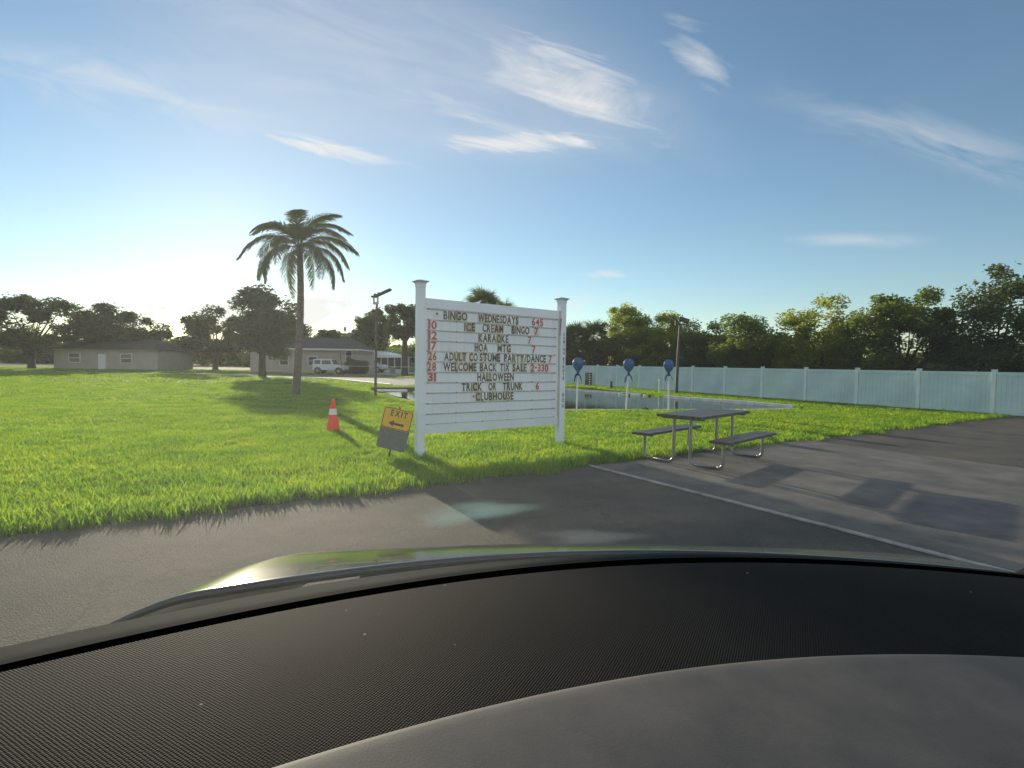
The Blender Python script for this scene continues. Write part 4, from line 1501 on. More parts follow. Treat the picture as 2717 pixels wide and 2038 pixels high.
# trees left of the letter board
def trl(px, ytop, Y, wpx, label, leafm, seed, base=1.6, n=14000, leaf=0.2, clumps=50, cr=1.2, group='trees around the houses', **kw):
    q = P(px, ytop, Y)
    return tree('tree', q.x, q.y, q.z, wpx / F_PX * Y, base, leafm, n, leaf, label, group=group, seed=seed, clumps=clumps, clump_r=cr, **kw)


trl(405, 301, 62, 62, 'big dark oak with thick trunk behind the left post of the letter board', 'oak_leaf', 41, base=4.2, n=12000, leaf=0.16, trunk_r=0.34, clumps=44, cr=0.75, spread=0.5, twig=1.0)
trl(375, 312, 93, 44, 'spreading oak behind the houses left of the big oak', 'oak_leaf', 42, base=3.5, n=14000, leaf=0.22, trunk_r=0.35, clumps=55, cr=1.05, twig=0.8, spread=0.4)
trl(362, 328, 90, 28, 'smaller oak over the dark roofed house end', 'oak_leaf', 43, base=1.5, n=12000, leaf=0.2, cr=1.1, clumps=40, spread=0.2)
trl(372, 345, 100, 60, 'low olive tree line tree behind the metal roofed house', 'bush_leaf', 44, base=0.3, n=16000, leaf=0.22, cr=1.3, clumps=60, spread=0.1)
trl(420, 342, 95, 60, 'olive tree behind the big oak trunk', 'bush_leaf', 45, base=0.3, n=16000, leaf=0.22, cr=1.3, clumps=60, spread=0.1)
q = P(352, 325, 95)
tree('pine_tree', q.x, q.y, q.z, 2.6, 1.5, 'dark_leaf', 3500, 0.16, 'slim pointed pine showing over the house roof ridge end', group='trees around the houses', seed=46, clumps=26, clump_r=0.5, trunk_r=0.1)
trl(331, 324, 92, 26, 'round leafy tree behind the dark roof ridge', 'oak_leaf', 47, base=1.0, n=11000, leaf=0.2, cr=1.1, clumps=40)
trl(283, 316, 88, 58, 'broad oak behind the left part of the dark roofed house', 'oak_leaf', 48, base=1.0, n=16000, leaf=0.22, cr=1.3)
trl(215, 306, 80, 80, 'tall oak standing left of the dark roofed house', 'oak_leaf', 49, base=1.5, n=17000, leaf=0.22, cr=1.4, trunk_r=0.35)
trl(262, 284, 50, 64, 'tall wide oak on the far lawn casting shade across the grass', 'oak_leaf', 50, base=1.8, n=19000, leaf=0.17, cr=1.0, trunk_r=0.3, clumps=75)
trl(120, 300, 78, 90, 'large oak at far left beyond the road', 'oak_leaf', 51, base=1.5, n=17000, leaf=0.22, cr=1.4, trunk_r=0.35)
trl(30, 290, 70, 110, 'largest oak at the far left end of the street', 'oak_leaf', 52, base=1.5, n=18000, leaf=0.22, cr=1.5, trunk_r=0.4)

# far treeline mass closing the horizon
C = []
k = 70000
xx = rng.uniform(-210, 230, k)
yy = 135 + rng.normal(0, 5, k) + 0.0006 * xx ** 2
top = 6.2 + 1.6 * np.sin(xx * 0.11) + 1.2 * np.sin(xx * 0.31 + 1) + 0.8 * np.sin(xx * 0.83)
zz = top * rng.uniform(0, 1, k) ** 0.8
V, Fq = leaf_quads(np.stack([xx, yy, zz], 1), 0.65, 0.3)
tag(fast_mesh('treeline', V, Fq, M_['dark_leaf']), 'far off wood of dark trees closing the horizon', kind='stuff')


# ---------------------------------------------------------------- houses
def win(parent, M, x0, x1, z0, z1, name='window'):
    mb = MB()
    fw = 0.09
    mb.box((x0, -0.06, z0), (x1, 0.02, z0 + fw), M=M); mb.box((x0, -0.06, z1 - fw), (x1, 0.02, z1), M=M)
    mb.box((x0, -0.06, z0 + fw), (x0 + fw, 0.02, z1 - fw), M=M); mb.box((x1 - fw, -0.06, z0 + fw), (x1, 0.02, z1 - fw), M=M)
    zm = (z0 + z1) / 2
    mb.box((x0 + fw, -0.05, zm - 0.03), (x1 - fw, 0.02, zm + 0.03), M=M)
    f = mb.build(name, M_['white_trim'], parent)
    g_ = MB(); g_.box((x0 + fw, -0.012, z0 + fw), (x1 - fw, 0.0, z1 - fw), M=M)
    g_.build('pane', M_['glass_dark'], f)


# tan house with dark hip roof
HY = 67.0
xr = P(357.5, 361, HY).x; ze = P(340, 349.2, HY).z; zr = P(340, 337.8, HY + 3).z
xl = xr - 13.5
h1 = thing('tan_house', (xl, HY, 0), 'tan clapboard house with dark hip roof and white framed window', 'house')
WL = xr - xl
mb = MB()
for k in range(int(ze / 0.2)):
    mb.box((0, -0.012, k * 0.2), (WL, 0.0, k * 0.2 + 0.185))
mb.box((0, 0.0, 0), (WL, 8.0, ze))
mb.build('wall', M_['tan_wall'], h1)
mb = MB()
ov = 0.5
A = [(-ov, -ov, ze), (WL + ov, -ov, ze), (WL + ov, 8 + ov, ze), (-ov, 8 + ov, ze), (2.6, 4, zr), (WL - 1.9, 4, zr)]
mb.add(A, [(0, 1, 5, 4), (1, 2, 5), (2, 3, 4, 5), (3, 0, 4), (3, 2, 1, 0)])
rf = mb.build('roof', M_['shingle'], h1)
mb = MB(); mb.box((-ov - 0.02, -ov - 0.04, ze - 0.16), (WL + ov + 0.02, -ov, ze + 0.03)); mb.box((WL + ov, -ov, ze - 0.16), (WL + ov + 0.04, 8.5, ze + 0.03))
mb.build('fascia', M_['white_trim'], h1)
wx0 = P(346.0, 361, HY).x - xl; wx1 = P(351.8, 361, HY).x - xl  # the window the photograph shows
wx0, wx1 = P(344.5, 361, HY).x - xl, P(352.3, 361, HY).x - xl
zt_, zb_ = P(348, 350.0, HY).z, P(348, 360.0, HY).z
win(h1, I4, wx0 + 0.1, wx1, max(0.9, zb_ - .25), zt_ - 0.05)
win(h1, I4, wx0 - 4.6, wx0 - 3.4, 0.95, 2.2)
win(h1, I4, wx0 - 8.2, wx0 - 7.0, 0.95, 2.2)
# roof fittings
mx, mz = P(345, 337, HY + 4).x - xl, zr
mb = MB(); mb.tube([(mx, 4, mz - .1), (mx, 4, mz + 1.0)], 0.03, 6); mb.bbox((mx - .12, 3.88, mz + .95), (mx + .12, 4.12, mz + 1.5), 0.03); mb.build('antenna', M_['dark_metal'], h1)
dx = P(349.5, 337, HY + 4).x - xl
mb = MB(); mb.tube([(dx - .1, 4, mz - .4), (dx, 4, mz + .25)], 0.03, 6)
mb.lathe([(0.02, 0.0), (0.2, 0.02), (0.34, 0.09), (0.36, 0.10)], 16, M=Matrix.Translation((dx, 3.9, mz + 0.42)) @ Matrix.Rotation(R(60), 4, 'X'))
mb.build('satellite_dish', M_['sheet_grey'], h1)

# white house with bright metal roof and screened porch
H2Y = 82.0
x0_ = P(357.0, 361, H2Y).x; x1_ = P(402.0, 361, H2Y).x
h2 = thing('white_house', (x0_, H2Y, 0), 'low white mobile home with shining white metal roof and screened porch', 'house')
W2 = x1_ - x0_
ze2 = P(375, 356.3, H2Y).z; zt2 = P(375, 351.0, H2Y + 8).z
xs0 = P(367.5, 361, H2Y).x - x0_
mb = MB()
mb.box((0, 0, 0), (xs0, 6, ze2))
for k in range(11):
    mb.box((0, -0.015, k * 0.22 + .02), (xs0, 0, k * 0.22 + 0.2))
mb.box((xs0, 2.4, 0), (W2, 6, ze2))
mb.build('wall', M_['white_wall'], h2)
mb = MB()
xe = P(387, 351, H2Y + 8).x - x0_
mb.add([(-0.3, -0.4, ze2 + .05), (W2 + 0.2, -0.4, ze2 - .12), (xe, 8.0, zt2 - .1), (-0.3, 8.0, zt2 + .1), (-0.3, 15, ze2), (W2 + .2, 15, ze2)], [(0, 1, 2, 3), (3, 2, 5, 4), (1, 5, 2), (0, 3, 4)])
rf = mb.build('roof', M_['metal_roof'], h2)
for k in range(9):
    mb = MB(); xx_ = 0.4 + k * 0.7
    mb.tube([(xx_, -0.4, ze2 + .07), (xx_, 8.0, zt2 + .09)], 0.03, 4); mb.build('seam', M_['metal_roof'], rf)
mb = MB(); mb.box((-0.35, -0.46, ze2 - 0.18), (W2 + 0.9, -0.41, ze2 + 0.03)); mb.build('fascia', M_['white_trim'], h2)
px_ = [xs0 + (W2 - xs0 - .1) * k / 5 for k in range(6)]
for a in px_:
    mb = MB(); mb.box((a - 0.06, -0.04, 0), (a + 0.06, 0.06, ze2 - 0.18)); mb.build('porch_post', M_['white_trim'], h2)
for a, b in zip(px_[:-1], px_[1:]):
    mb = MB(); mb.box((a + 0.07, 0.0, 0.5), (b - 0.07, 0.02, ze2 - 0.2)); mb.build('porch_screen', M_['screen'], h2)
    mb = MB(); mb.box((a + 0.07, -0.01, 0.0), (b - 0.07, 0.03, 0.49)); mb.build('kick_panel', M_['white_wall'], h2)

# grey blue house farther right, behind the oak
h3 = thing('grey_house', (P(398, 361, 92).x, 92, 0), 'pale grey blue house behind the big oak trunk', 'house')
mb = MB(); mb.box((0, 0, 0), (9, 7, 2.7)); mb.build('wall', M_['white_wall'], h3)
mb = MB(); mb.add([(-.4, -.4, 2.7), (9.4, -.4, 2.7), (9.4, 7.4, 2.7), (-.4, 7.4, 2.7), (1.5, 3.5, 4.0), (9.4, 3.5, 4.0)], [(0, 1, 5, 4), (1, 2, 5), (2, 3, 4, 5), (3, 0, 4), (3, 2, 1, 0)]); mb.build('roof', mat('grey_roof', (0.22, 0.26, 0.28), 0.8), h3)
win(h3, I4, 1.2, 2.4, 1.0, 2.2)
# house further left along the street
h4 = thing('cream_house', (-62, 72, 0), 'cream coloured bungalow farther left along the street', 'house')
mb = MB(); mb.box((0, 0, 0), (14, 8, 2.8)); mb.build('wall', M_['tan_wall'], h4)
mb = MB(); mb.add([(-.5, -.5, 2.8), (14.5, -.5, 2.8), (14.5, 8.5, 2.8), (-.5, 8.5, 2.8), (3, 4, 4.4), (11, 4, 4.4)], [(0, 1, 5, 4), (1, 2, 5), (2, 3, 4, 5), (3, 0, 4), (3, 2, 1, 0)]); mb.build('roof', M_['shingle'], h4)
win(h4, I4, 2, 3.6, 0.9, 2.2); win(h4, I4, 9, 10.6, 0.9, 2.2)
mb = MB(); mb.box((6, -.04, 0), (7, 0, 2.1)); mb.build('door', M_['white_trim'], h4)

# hedge, bushes
q = P(354.5, 370, 65.2); bush('hedge', q.x, q.y, 2.7, 1.6, 1.75, 'dark_leaf', 9000, 0.08, 'dark clipped hedge in front of the tan house', 3, 'hedge')
q = P(364.0, 371, 65.5); bush('bush', q.x, q.y, 1.2, 1.0, 1.7, 'bush_leaf', 2600, 0.08, 'small yellow green bush at the right end of the hedge', 4)


# ---------------------------------------------------------------- vehicles (front faces local +x)
def wheel(parent, x, y, r_):
    mb = MB(); mb.lathe([(r_ * .62, -0.11), (r_ * .95, -0.11), (r_, -0.07), (r_, 0.07), (r_ * .95, 0.11), (r_ * .62, 0.11)], 22, M=Matrix.Rotation(R(90), 4, 'X'))
    w = mb.build('wheel', M_['rubber'], parent); w.location = (x, y, r_)
    sgn = -1 if y < 0 else 1
    mb = MB(); mb.lathe([(r_ * .6, 0.0), (r_ * .58, 0.02), (r_ * .3, 0.035), (r_ * .15, 0.045)], 18, M=Matrix.Translation((0, sgn * 0.085, 0)) @ Matrix.Rotation(R(90 if sgn < 0 else -90), 4, 'X'))
    mb.build('rim', M_['rim'], w)


def vehicle(name, loc, rz, label, cat, body, cab, Wd, glass, wheels, r_):
    root = thing(name, loc, label, cat, rz=rz)
    mb = MB()
    mb.prism(body, -Wd / 2, Wd / 2, I4)
    b = mb.build('body', M_['car_white'], root)
    bv = b.modifiers.new('b', 'BEVEL'); bv.width = 0.05; bv.segments = 3
    mb = MB()
    # cab narrows towards the roof
    n = len(cab)
    zmin = min(z for _, z in cab); zmax = max(z for _, z in cab)
    def wy(z): return (Wd / 2 - 0.03) * (1 - 0.14 * (z - zmin) / (zmax - zmin))
    vs = [(x, -wy(z), z) for x, z in cab] + [(x, wy(z), z) for x, z in cab]
    fs = [tuple(range(n)), tuple(range(2 * n - 1, n - 1, -1))] + [(k, n + k, n + (k + 1) % n, (k + 1) % n) for k in range(n)]
    mb.add(vs, fs)
    c_ = mb.build('cab', M_['car_white'], root)
    bv = c_.modifiers.new('b', 'BEVEL'); bv.width = 0.04; bv.segments = 2
    for gq in glass:
        for sg in (-1, 1):
            mb = MB()
            vs = [(x, sg * (wy(z) + 0.006), z) for x, z in gq] + [(x, sg * (wy(z) - 0.02), z) for x, z in gq]
            m4 = len(gq)
            mb.add(vs, [tuple(range(m4)), tuple(range(2 * m4 - 1, m4 - 1, -1))] + [(k, m4 + k, m4 + (k + 1) % m4, (k + 1) % m4) for k in range(m4)])
            mb.build('side_window', M_['glass_dark'], root)
    # windscreen
    fr = max(cab, key=lambda p: p[0]); tp3 = max([p for p in cab if p[1] > zmax - 0.1], key=lambda p: p[0])
    mb = MB()
    a = Vector((fr[0], 0, fr[1])); b_ = Vector((tp3[0], 0, tp3[1])); a2, b2 = a.lerp(b_, 0.12), a.lerp(b_, 0.90)
    nrm = Vector((1, 0, 0.6)).normalized() * 0.015
    mb.add([(a2.x + nrm.x, -wy(a2.z) + .08, a2.z + nrm.z), (a2.x + nrm.x, wy(a2.z) - .08, a2.z + nrm.z), (b2.x + nrm.x, wy(b2.z) - .08, b2.z + nrm.z), (b2.x + nrm.x, -wy(b2.z) + .08, b2.z + nrm.z)], [(0, 1, 2, 3)])
    mb.build('windscreen', M_['glass_dark'], root)
    fx = max(x for x, _ in body)
    for sg in (-1, 1):
        mb = MB(); mb.bbox((fx - 0.05, sg * (Wd / 2 - 0.28) - 0.12, 0.72), (fx + 0.02, sg * (Wd / 2 - 0.28) + 0.12, 0.92), 0.02); mb.build('headlight', M_['lens'], root)
        for wx in wheels:
            wheel(root, wx, sg * (Wd / 2 - 0.06), r_)
            mb = MB()
            pts = [(wx + (r_ + .06) * math.cos(R(a)), r_ + (r_ + .06) * math.sin(R(a))) for a in range(0, 181, 15)]
            pts += [(wx + r_ * .6 * math.cos(R(a)), r_ + r_ * .6 * math.sin(R(a))) for a in range(180, -1, -15)]
            mb.prism(pts, sg * (Wd / 2 + 0.006) - 0.004, sg * (Wd / 2 + 0.006) + 0.004, I4)
            mb.build('wheel_arch', M_['rubber'], root)
    mb = MB(); mb.bbox((fx, -Wd / 2 + 0.05, 0.45), (fx + 0.14, Wd / 2 - 0.05, 0.64), 0.03); mb.build('bumper', M_['sheet_grey'], root)
    return root


jf = P(347.2, 373, 63.5)
vehicle('off_road_car', (jf.x - 1.95, jf.y, 0), R(-4), 'white boxy off road car parked by the tan house, hood facing right', 'car',
        [(-1.9, 0.5), (1.85, 0.5), (1.9, 0.75), (1.85, 1.02), (1.75, 1.08), (0.55, 1.16), (0.5, 1.14), (-1.9, 1.14)],
        [(-1.88, 1.12), (0.60, 1.12), (0.35, 1.78), (-1.82, 1.80)], 1.68,
        [[(-1.7, 1.2), (-0.95, 1.2), (-0.95, 1.68), (-1.66, 1.68)], [(-0.8, 1.2), (0.38, 1.2), (0.22, 1.68), (-0.8, 1.68)]], (-1.25, 1.28), 0.40)
kf = P(386.5, 371, 76.5)
vehicle('pickup_truck', (kf.x - 2.6, kf.y, 0), R(-3), 'white pickup truck parked before the white metal roofed house', 'truck',
        [(-2.6, 0.5), (2.5, 0.5), (2.6, 0.7), (2.55, 1.05), (2.35, 1.17), (1.15, 1.22), (-2.6, 1.2), (-2.6, 0.9)],
        [(-0.95, 1.18), (1.35, 1.18), (0.75, 1.78), (0.2, 1.84), (-0.7, 1.82)], 1.85,
        [[(-0.8, 1.24), (0.15, 1.24), (0.15, 1.70), (-0.62, 1.70)], [(0.28, 1.24), (1.1, 1.24), (0.66, 1.70), (0.28, 1.70)]], (-1.6, 1.65), 0.40)

# utility box, tables and post with wires by the street
ub = P(393.2, 374.0, 71)
ubt = thing('utility_box', (ub.x, ub.y, 0), 'green utility box standing alone on the lawn by the big oak', 'utility box')
mb = MB(); mb.bbox((-0.26, -0.22, 0), (0.26, 0.22, 0.88), 0.02); mb.build('cabinet', M_['box_green'], ubt)
mb = MB(); mb.bbox((-0.30, -0.26, 0.88), (0.30, 0.26, 0.96), 0.015); mb.build('lid', M_['white_trim'], ubt)
bt = P(385, 372.5, 74)
btt = thing('low_table', (bt.x, bt.y, 0), 'low white topped table between the pickup truck and the utility box', 'table')
mb = MB(); mb.bbox((-1.4, -0.35, 0.66), (0.9, 0.35, 0.71), 0.01); mb.build('tabletop', M_['white_trim'], btt)
for sx in (-1.2, -0.2, 0.75):
    for sy in (-.25, .25):
        mb = MB(); mb.box((sx - .03, sy - .03, 0), (sx + .03, sy + .03, 0.66)); mb.build('leg', M_['sheet_grey'], btt)
wp = P(342, 366, 56)
wpt = thing('wire_barrier', (wp.x, wp.y, 0), 'leaning thin post holding two long level wires before the houses', 'barrier')
ztop = P(339.5, 353.2, 56).z
mb = MB(); mb.tube([(0.15, 0, 0), (-0.2, 0, ztop)], 0.035, 6); mb.build('post', M_['dark_metal'], wpt)
xe_ = P(424, 356.5, 56)
mb = MB(); mb.tube([(-0.2, 0, ztop), ((xe_.x - wp.x) * .5, 0, (ztop + xe_.z) / 2 - .05), (xe_.x - wp.x, 0, xe_.z)], 0.018, 5); mb.build('wire', M_['dark_metal'], wpt)
zl = P(349, 366.0, 56).z
mb = MB(); mb.tube([(0.15, 0, zl), (xe_.x - wp.x, 0, zl - 0.02)], 0.018, 5); mb.build('wire', M_['pvc'], wpt)
mb = MB(); mb.tube([(xe_.x - wp.x, 0, 0), (xe_.x - wp.x, 0, xe_.z + .03)], 0.04, 6); mb.build('post', M_['dark_metal'], wpt)
# overhead wires
for (y0_, y1_, lab) in ((321.5, 330.5, 'upper faint power line crossing the clouds at left'), (336.0, 341.0, 'lower faint power line ending at the pine tree')):
    a, b = P(120, y0_ - 6, 96), P(380, y1_ + 3, 96)
    mb = MB(); mb.tube([a, a.lerp(b, .5) - Vector((0, 0, .25)), b], 0.022, 4)
    tag(mb.build('power_line', M_['dark_metal']), lab, 'power line', 'power lines over the houses')


# ---------------------------------------------------------------- the car we sit in
def dash_tex():
    m = bpy.data.materials.new('mesh_grain_plastic')
    m.use_nodes = True
    N, L = m.node_tree.nodes, m.node_tree.links
    b = N['Principled BSDF']
    b.inputs['Roughness'].default_value = 0.75
    b.inputs['Specular IOR Level'].default_value = 0.10
    tc = N.new('ShaderNodeTexCoord')
    mp = N.new('ShaderNodeMapping'); mp.inputs['Rotation'].default_value = (0, 0, R(28)); mp.inputs['Scale'].default_value = (1.0, 1.0, 0.0)
    L.new(tc.outputs['Object'], mp.inputs[0])
    vo = N.new('ShaderNodeTexVoronoi'); vo.feature = 'F1'; vo.inputs['Scale'].default_value = 400; vo.inputs['Randomness'].default_value = 0.18
    L.new(mp.outputs[0], vo.inputs['Vector'])
    mr = N.new('ShaderNodeMapRange'); mr.inputs['From Min'].default_value = 0.15; mr.inputs['From Max'].default_value = 0.6
    mr.inputs['To Min'].default_value = 1.0; mr.inputs['To Max'].default_value = 0.0
    L.new(vo.outputs['Distance'], mr.inputs['Value'])
    # dust
    nz = N.new('ShaderNodeTexNoise'); nz.inputs['Scale'].default_value = 9; nz.inputs['Detail'].default_value = 8
    L.new(tc.outputs['Object'], nz.inputs['Vector'])
    du = N.new('ShaderNodeMapRange'); du.inputs['From Min'].default_value = 0.45; du.inputs['From Max'].default_value = 0.75; du.inputs['To Max'].default_value = 0.35
    L.new(nz.outputs['Fac'], du.inputs['Value'])
    m1 = N.new('ShaderNodeMix'); m1.data_type = 'RGBA'
    m1.inputs[6].default_value = (0.0025, 0.0025, 0.0025, 1); m1.inputs[7].default_value = (0.010, 0.0095, 0.0085, 1)
    L.new(mr.outputs[0], m1.inputs['Factor'])
    m2 = N.new('ShaderNodeMix'); m2.data_type = 'RGBA'; m2.inputs[7].default_value = (0.016, 0.015, 0.013, 1)
    L.new(m1.outputs[2], m2.inputs[6]); L.new(du.outputs[0], m2.inputs['Factor'])
    # specks of lint
    v2 = N.new('ShaderNodeTexVoronoi'); v2.inputs['Scale'].default_value = 21
    L.new(tc.outputs['Object'], v2.inputs['Vector'])
    sp = N.new('ShaderNodeMapRange'); sp.inputs['From Min'].default_value = 0.028; sp.inputs['From Max'].default_value = 0.045; sp.inputs['To Min'].default_value = 0.7; sp.inputs['To Max'].default_value = 0
    L.new(v2.outputs['Distance'], sp.inputs['Value'])
    m3 = N.new('ShaderNodeMix'); m3.data_type = 'RGBA'; m3.inputs[7].default_value = (0.3, 0.29, 0.26, 1)
    L.new(m2.outputs[2], m3.inputs[6]); L.new(sp.outputs[0], m3.inputs['Factor'])
    L.new(m3.outputs[2], b.inputs['Base Color'])
    bp = N.new('ShaderNodeBump'); bp.inputs['Strength'].default_value = 0.55; bp.inputs['Distance'].default_value = 0.0012
    L.new(mr.outputs[0], bp.inputs['Height'])
    L.new(bp.outputs[0], b.inputs['Normal'])
    return m


M_['dash'] = dash_tex()
M_['pad'] = mat('soft_grey_pad', (0.118, 0.104, 0.090), 0.72, col2=(0.078, 0.072, 0.064), scale=14, detail=9, bump=0.04, bscale=500)
M_['trim_black'] = mat('black_trim', (0.003, 0.003, 0.003), 1.0, spec=0.0)
M_['cowl'] = mat('cowl_plastic', (0.012, 0.016, 0.017), 0.9, 0.3, 10, spec=0.02)
M_['hood'] = mat('dark_grey_green_paint', (0.022, 0.030, 0.032), 0.16, coat=0.35, spec=0.5, var=0.3, scale=6)

car = thing('car', (0.4, 0, 0), 'dark car seen from inside: textured dashboard, added windshield glare haze and glossy hood', 'car')


def grid(xs, f0, f1, ny, fz, power=1.0):
    """surface between curves y=f0(x) and y=f1(x) with height fz(x, t)"""
    vs, fs = [], []
    for x in xs:
        for j in range(ny + 1):
            t = (j / ny)
            y = f0(x) + (f1(x) - f0(x)) * t
            vs.append((x - 0.4, y, fz(x, y, t)))
    n = ny + 1
    for i_ in range(len(xs) - 1):
        for j in range(ny):
            fs.append((i_ * n + j, (i_ + 1) * n + j, (i_ + 1) * n + j + 1, i_ * n + j + 1))
    return vs, fs


ZD = 1.25
f_far = lambda x: 0.815 - 0.40 * (x - 0.4) ** 2
f_near = lambda x: 0.549 - 0.435 * (x - 0.45) ** 2
xs = [0.25 + (k / 50) * 1.02 for k in range(-50, 51)]
zdash = lambda x, y, t: ZD - 0.003 + 0.004 * math.sin(math.pi * t)
mb = MB(); v_, f_ = grid(xs, f_near, f_far, 14, zdash); mb.add(v_, f_, 0, True); mb.build('dashboard', M_['dash'], car)
# smooth pad, from the lip towards the seats, rolling down
def zpad(x, y, t):
    return ZD + 0.004 - 0.0035 * (1 - min(1, t / 0.03)) ** 2 - 0.055 * t ** 2.2 - (0.2 * max(0, t - 0.8) / 0.2 if t > 0.8 else 0)
vs, fs = [], []
tt = [0, 0.006, 0.015, 0.03, 0.06, 0.1, 0.2, 0.3, 0.4, 0.5, 0.6, 0.7, 0.8, 0.88, 0.95, 1.0]
for x in xs:
    vs.append((x - 0.4, f_near(x) + 0.001, ZD - 0.006))
    for t in tt:
        y = f_near(x) - 0.34 * t
        vs.append((x - 0.4, y, zpad(x, y, t)))
n = len(tt) + 1
for i_ in range(len(xs) - 1):
    for j in range(n - 1):
        fs.append((i_ * n + j, i_ * n + j + 1, (i_ + 1) * n + j + 1, (i_ + 1) * n + j))
mb = MB(); mb.add(vs, fs, 0, True); mb.build('dashboard_pad', M_['pad'], car)
# dark gap and frit between dashboard and glass
f_gap = lambda x: f_far(x) + 0.046
mb = MB(); v_, f_ = grid(xs, lambda x: f_far(x) - 0.001, f_gap, 6, lambda x, y, t: (ZD - 0.004) if t < 0.01 else (ZD - 0.0115) if t > 0.99 else ZD - 0.055); mb.add(v_, f_, 0, True); mb.build('defroster_gap', M_['trim_black'], car)
f_hr = lambda x: 1.205 - 0.32 * (x - 0.4) ** 2      # rear edge of the hood
mb = MB(); v_, f_ = grid(xs, lambda x: f_gap(x) - 0.002, lambda x: f_hr(x) + 0.01, 8, lambda x, y, t: ZD - 0.011 - 0.125 * t ** 1.15); mb.add(v_, f_, 0, True); mb.build('cowl', M_['cowl'], car)
# hood
def zhood(x, y, t):
    d = y - 1.1
    side = max(0, abs(x - 0.25) - 0.80)
    return 1.145 - 0.17 * d - 0.22 * max(0, d) ** 2 - 0.04 * (x - 0.4) ** 2 - 2.5 * side ** 2 - (0.8 * max(0, d - 0.75) ** 2)
xs2 = [0.25 + (k / 50) * 1.02 for k in range(-50, 51)]
mb = MB(); v_, f_ = grid(xs2, f_hr, lambda x: 2.15 - 0.25 * (x - 0.4) ** 2, 26, zhood); mb.add(v_, f_, 0, True)
ho = mb.build('hood', M_['hood'], car)
so = ho.modifiers.new('s', 'SOLIDIFY'); so.thickness = 0.012; so.offset = -1
mb = MB()
mb.bbox((-1.0, 1.1, 0.35), (0.70, 2.0, 0.86), 0.12)
mb.build('front_body', M_['hood'], car)
for sg in (-1, 1):
    wheel(car, sg * 0.88 - 0.15, 1.55, 0.36)
for w in [c_ for c_ in car.children if c_.name.startswith('wheel')]:
    w.location = (w.location.x, 1.55, 0.36); w.rotation_euler = (0, 0, R(90))

# windshield: dust haze volume without a glass surface, added to veil the view with glare
def glare_haze_mat():
    m = bpy.data.materials.new('windshield_glare_haze')
    m.use_nodes = True
    N, L = m.node_tree.nodes, m.node_tree.links
    N.clear()
    o = N.new('ShaderNodeOutputMaterial')
    v = N.new('ShaderNodeVolumePrincipled')
    v.inputs['Color'].default_value = (0.86, 0.93, 0.95, 1)
    v.inputs['Density'].default_value = 3.0
    v.inputs['Anisotropy'].default_value = 0.62
    L.new(v.outputs[0], o.inputs['Volume'])
    return m


M_['glare_haze'] = glare_haze_mat()
vs, fs = [], []
nx, ny = 28, 10
def wpt_(i_, j, off):
    x = -1.20 + 2.10 * i_ / nx
    t = j / ny
    yb = f_gap(x + 0.4) + 0.004
    y = yb * (1 - t) + (-0.45 - 0.15 * x * x) * t
    z = (ZD - 0.010) + (2.05 - ZD) * (t ** 0.93)
    nrm = Vector((0.0, 0.55, 0.83)).normalized()
    return Vector((x, y, z)) + nrm * off
for off in (0.0, 0.005):
    for i_ in range(nx + 1):
        for j in range(ny + 1):
            vs.append(wpt_(i_, j, off))
K = (nx + 1) * (ny + 1)
for i_ in range(nx):
    for j in range(ny):
        a = i_ * (ny + 1) + j
        fs.append((a, a + ny + 1, a + ny + 2, a + 1)); fs.append((K + a, K + a + 1, K + a + ny + 2, K + a + ny + 1))
for i_ in range(nx):
    a = i_ * (ny + 1)
    fs.append((a, K + a, K + a + ny + 1, a + ny + 1))
    a = a + ny
    fs.append((a, a + ny + 1, K + a + ny + 1, K + a))
for j in range(ny):
    a = j
    fs.append((a, a + 1, K + a + 1, K + a))
    a = nx * (ny + 1) + j
    fs.append((a, K + a, K + a + 1, a + 1))
mb = MB(); mb.add(vs, fs, 0, True); mb.build('windshield_glare_veil', M_['glare_haze'], car)


def on_glass(px, py):
    d = ray(px, py)
    best = None
    for i_ in range(60, 3000):
        q = EYE + d * (i_ * 0.0005)
        x = q.x - 0.4
        yb = f_gap(q.x) + 0.004
        t = ((q.z - (ZD - 0.010)) / (2.05 - ZD))
        if t < 0:
            break
        t = t ** (1 / 0.93)
        ysurf = yb * (1 - t) + (-0.45 - 0.15 * x * x) * t
        if q.y >= ysurf:
            return q
    return q


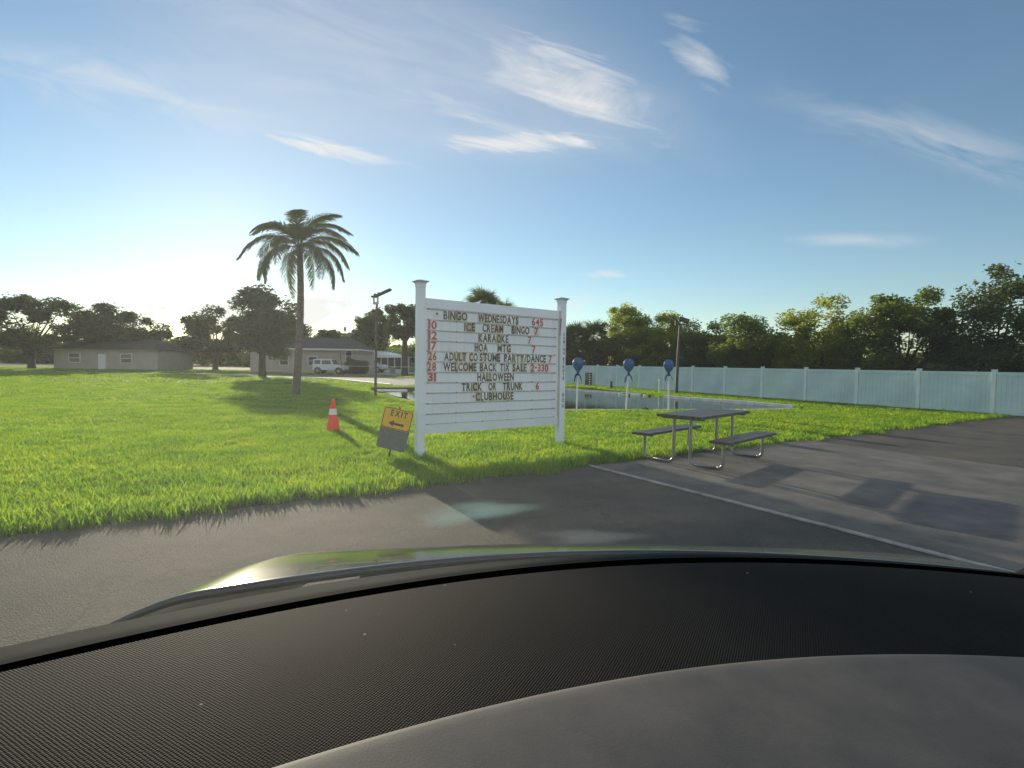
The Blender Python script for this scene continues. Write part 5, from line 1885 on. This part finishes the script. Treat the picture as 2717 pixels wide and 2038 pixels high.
def glare_patch(px, py, wpx, hpx, rot, dens, colr):  # stands in for reflected sky glare, shaped as tinted volume lenses on the glass
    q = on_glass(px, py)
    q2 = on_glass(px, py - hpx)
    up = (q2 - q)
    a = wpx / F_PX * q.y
    m = bpy.data.materials.new('glass_glare')
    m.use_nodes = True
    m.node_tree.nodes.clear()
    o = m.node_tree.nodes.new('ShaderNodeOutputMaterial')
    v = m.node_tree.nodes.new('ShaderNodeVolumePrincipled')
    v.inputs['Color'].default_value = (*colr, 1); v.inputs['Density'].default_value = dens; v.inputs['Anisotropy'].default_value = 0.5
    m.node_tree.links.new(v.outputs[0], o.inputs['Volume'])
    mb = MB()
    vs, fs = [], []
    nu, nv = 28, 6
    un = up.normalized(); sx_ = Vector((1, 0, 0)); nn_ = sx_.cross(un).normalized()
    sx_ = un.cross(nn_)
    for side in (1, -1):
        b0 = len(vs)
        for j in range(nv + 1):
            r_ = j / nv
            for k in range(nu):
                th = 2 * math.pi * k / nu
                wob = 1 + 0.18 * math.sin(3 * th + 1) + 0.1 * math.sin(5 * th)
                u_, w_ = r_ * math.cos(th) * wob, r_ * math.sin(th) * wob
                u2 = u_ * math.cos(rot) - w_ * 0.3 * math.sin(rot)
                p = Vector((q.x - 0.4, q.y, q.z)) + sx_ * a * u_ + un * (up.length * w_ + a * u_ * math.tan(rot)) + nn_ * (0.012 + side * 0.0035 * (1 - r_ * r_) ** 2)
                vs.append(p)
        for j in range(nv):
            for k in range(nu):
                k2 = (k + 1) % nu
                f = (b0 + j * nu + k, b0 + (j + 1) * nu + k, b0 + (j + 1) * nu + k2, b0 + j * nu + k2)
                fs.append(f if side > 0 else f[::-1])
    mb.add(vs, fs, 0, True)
    mb.build('glare_patch', m, car)


glare_patch(494, 498, 46, 11, R(6), 7.5, (0.50, 0.85, 0.90))
glare_patch(478, 500, 62, 12, R(9), 7.0, (0.50, 0.85, 0.90))
glare_patch(448, 508, 40, 11, R(10), 6.0, (0.50, 0.85, 0.90))
glare_patch(590, 528, 60, 10, R(-6), 6.0, (0.65, 0.8, 0.9))

bpy.context.view_layer.update()
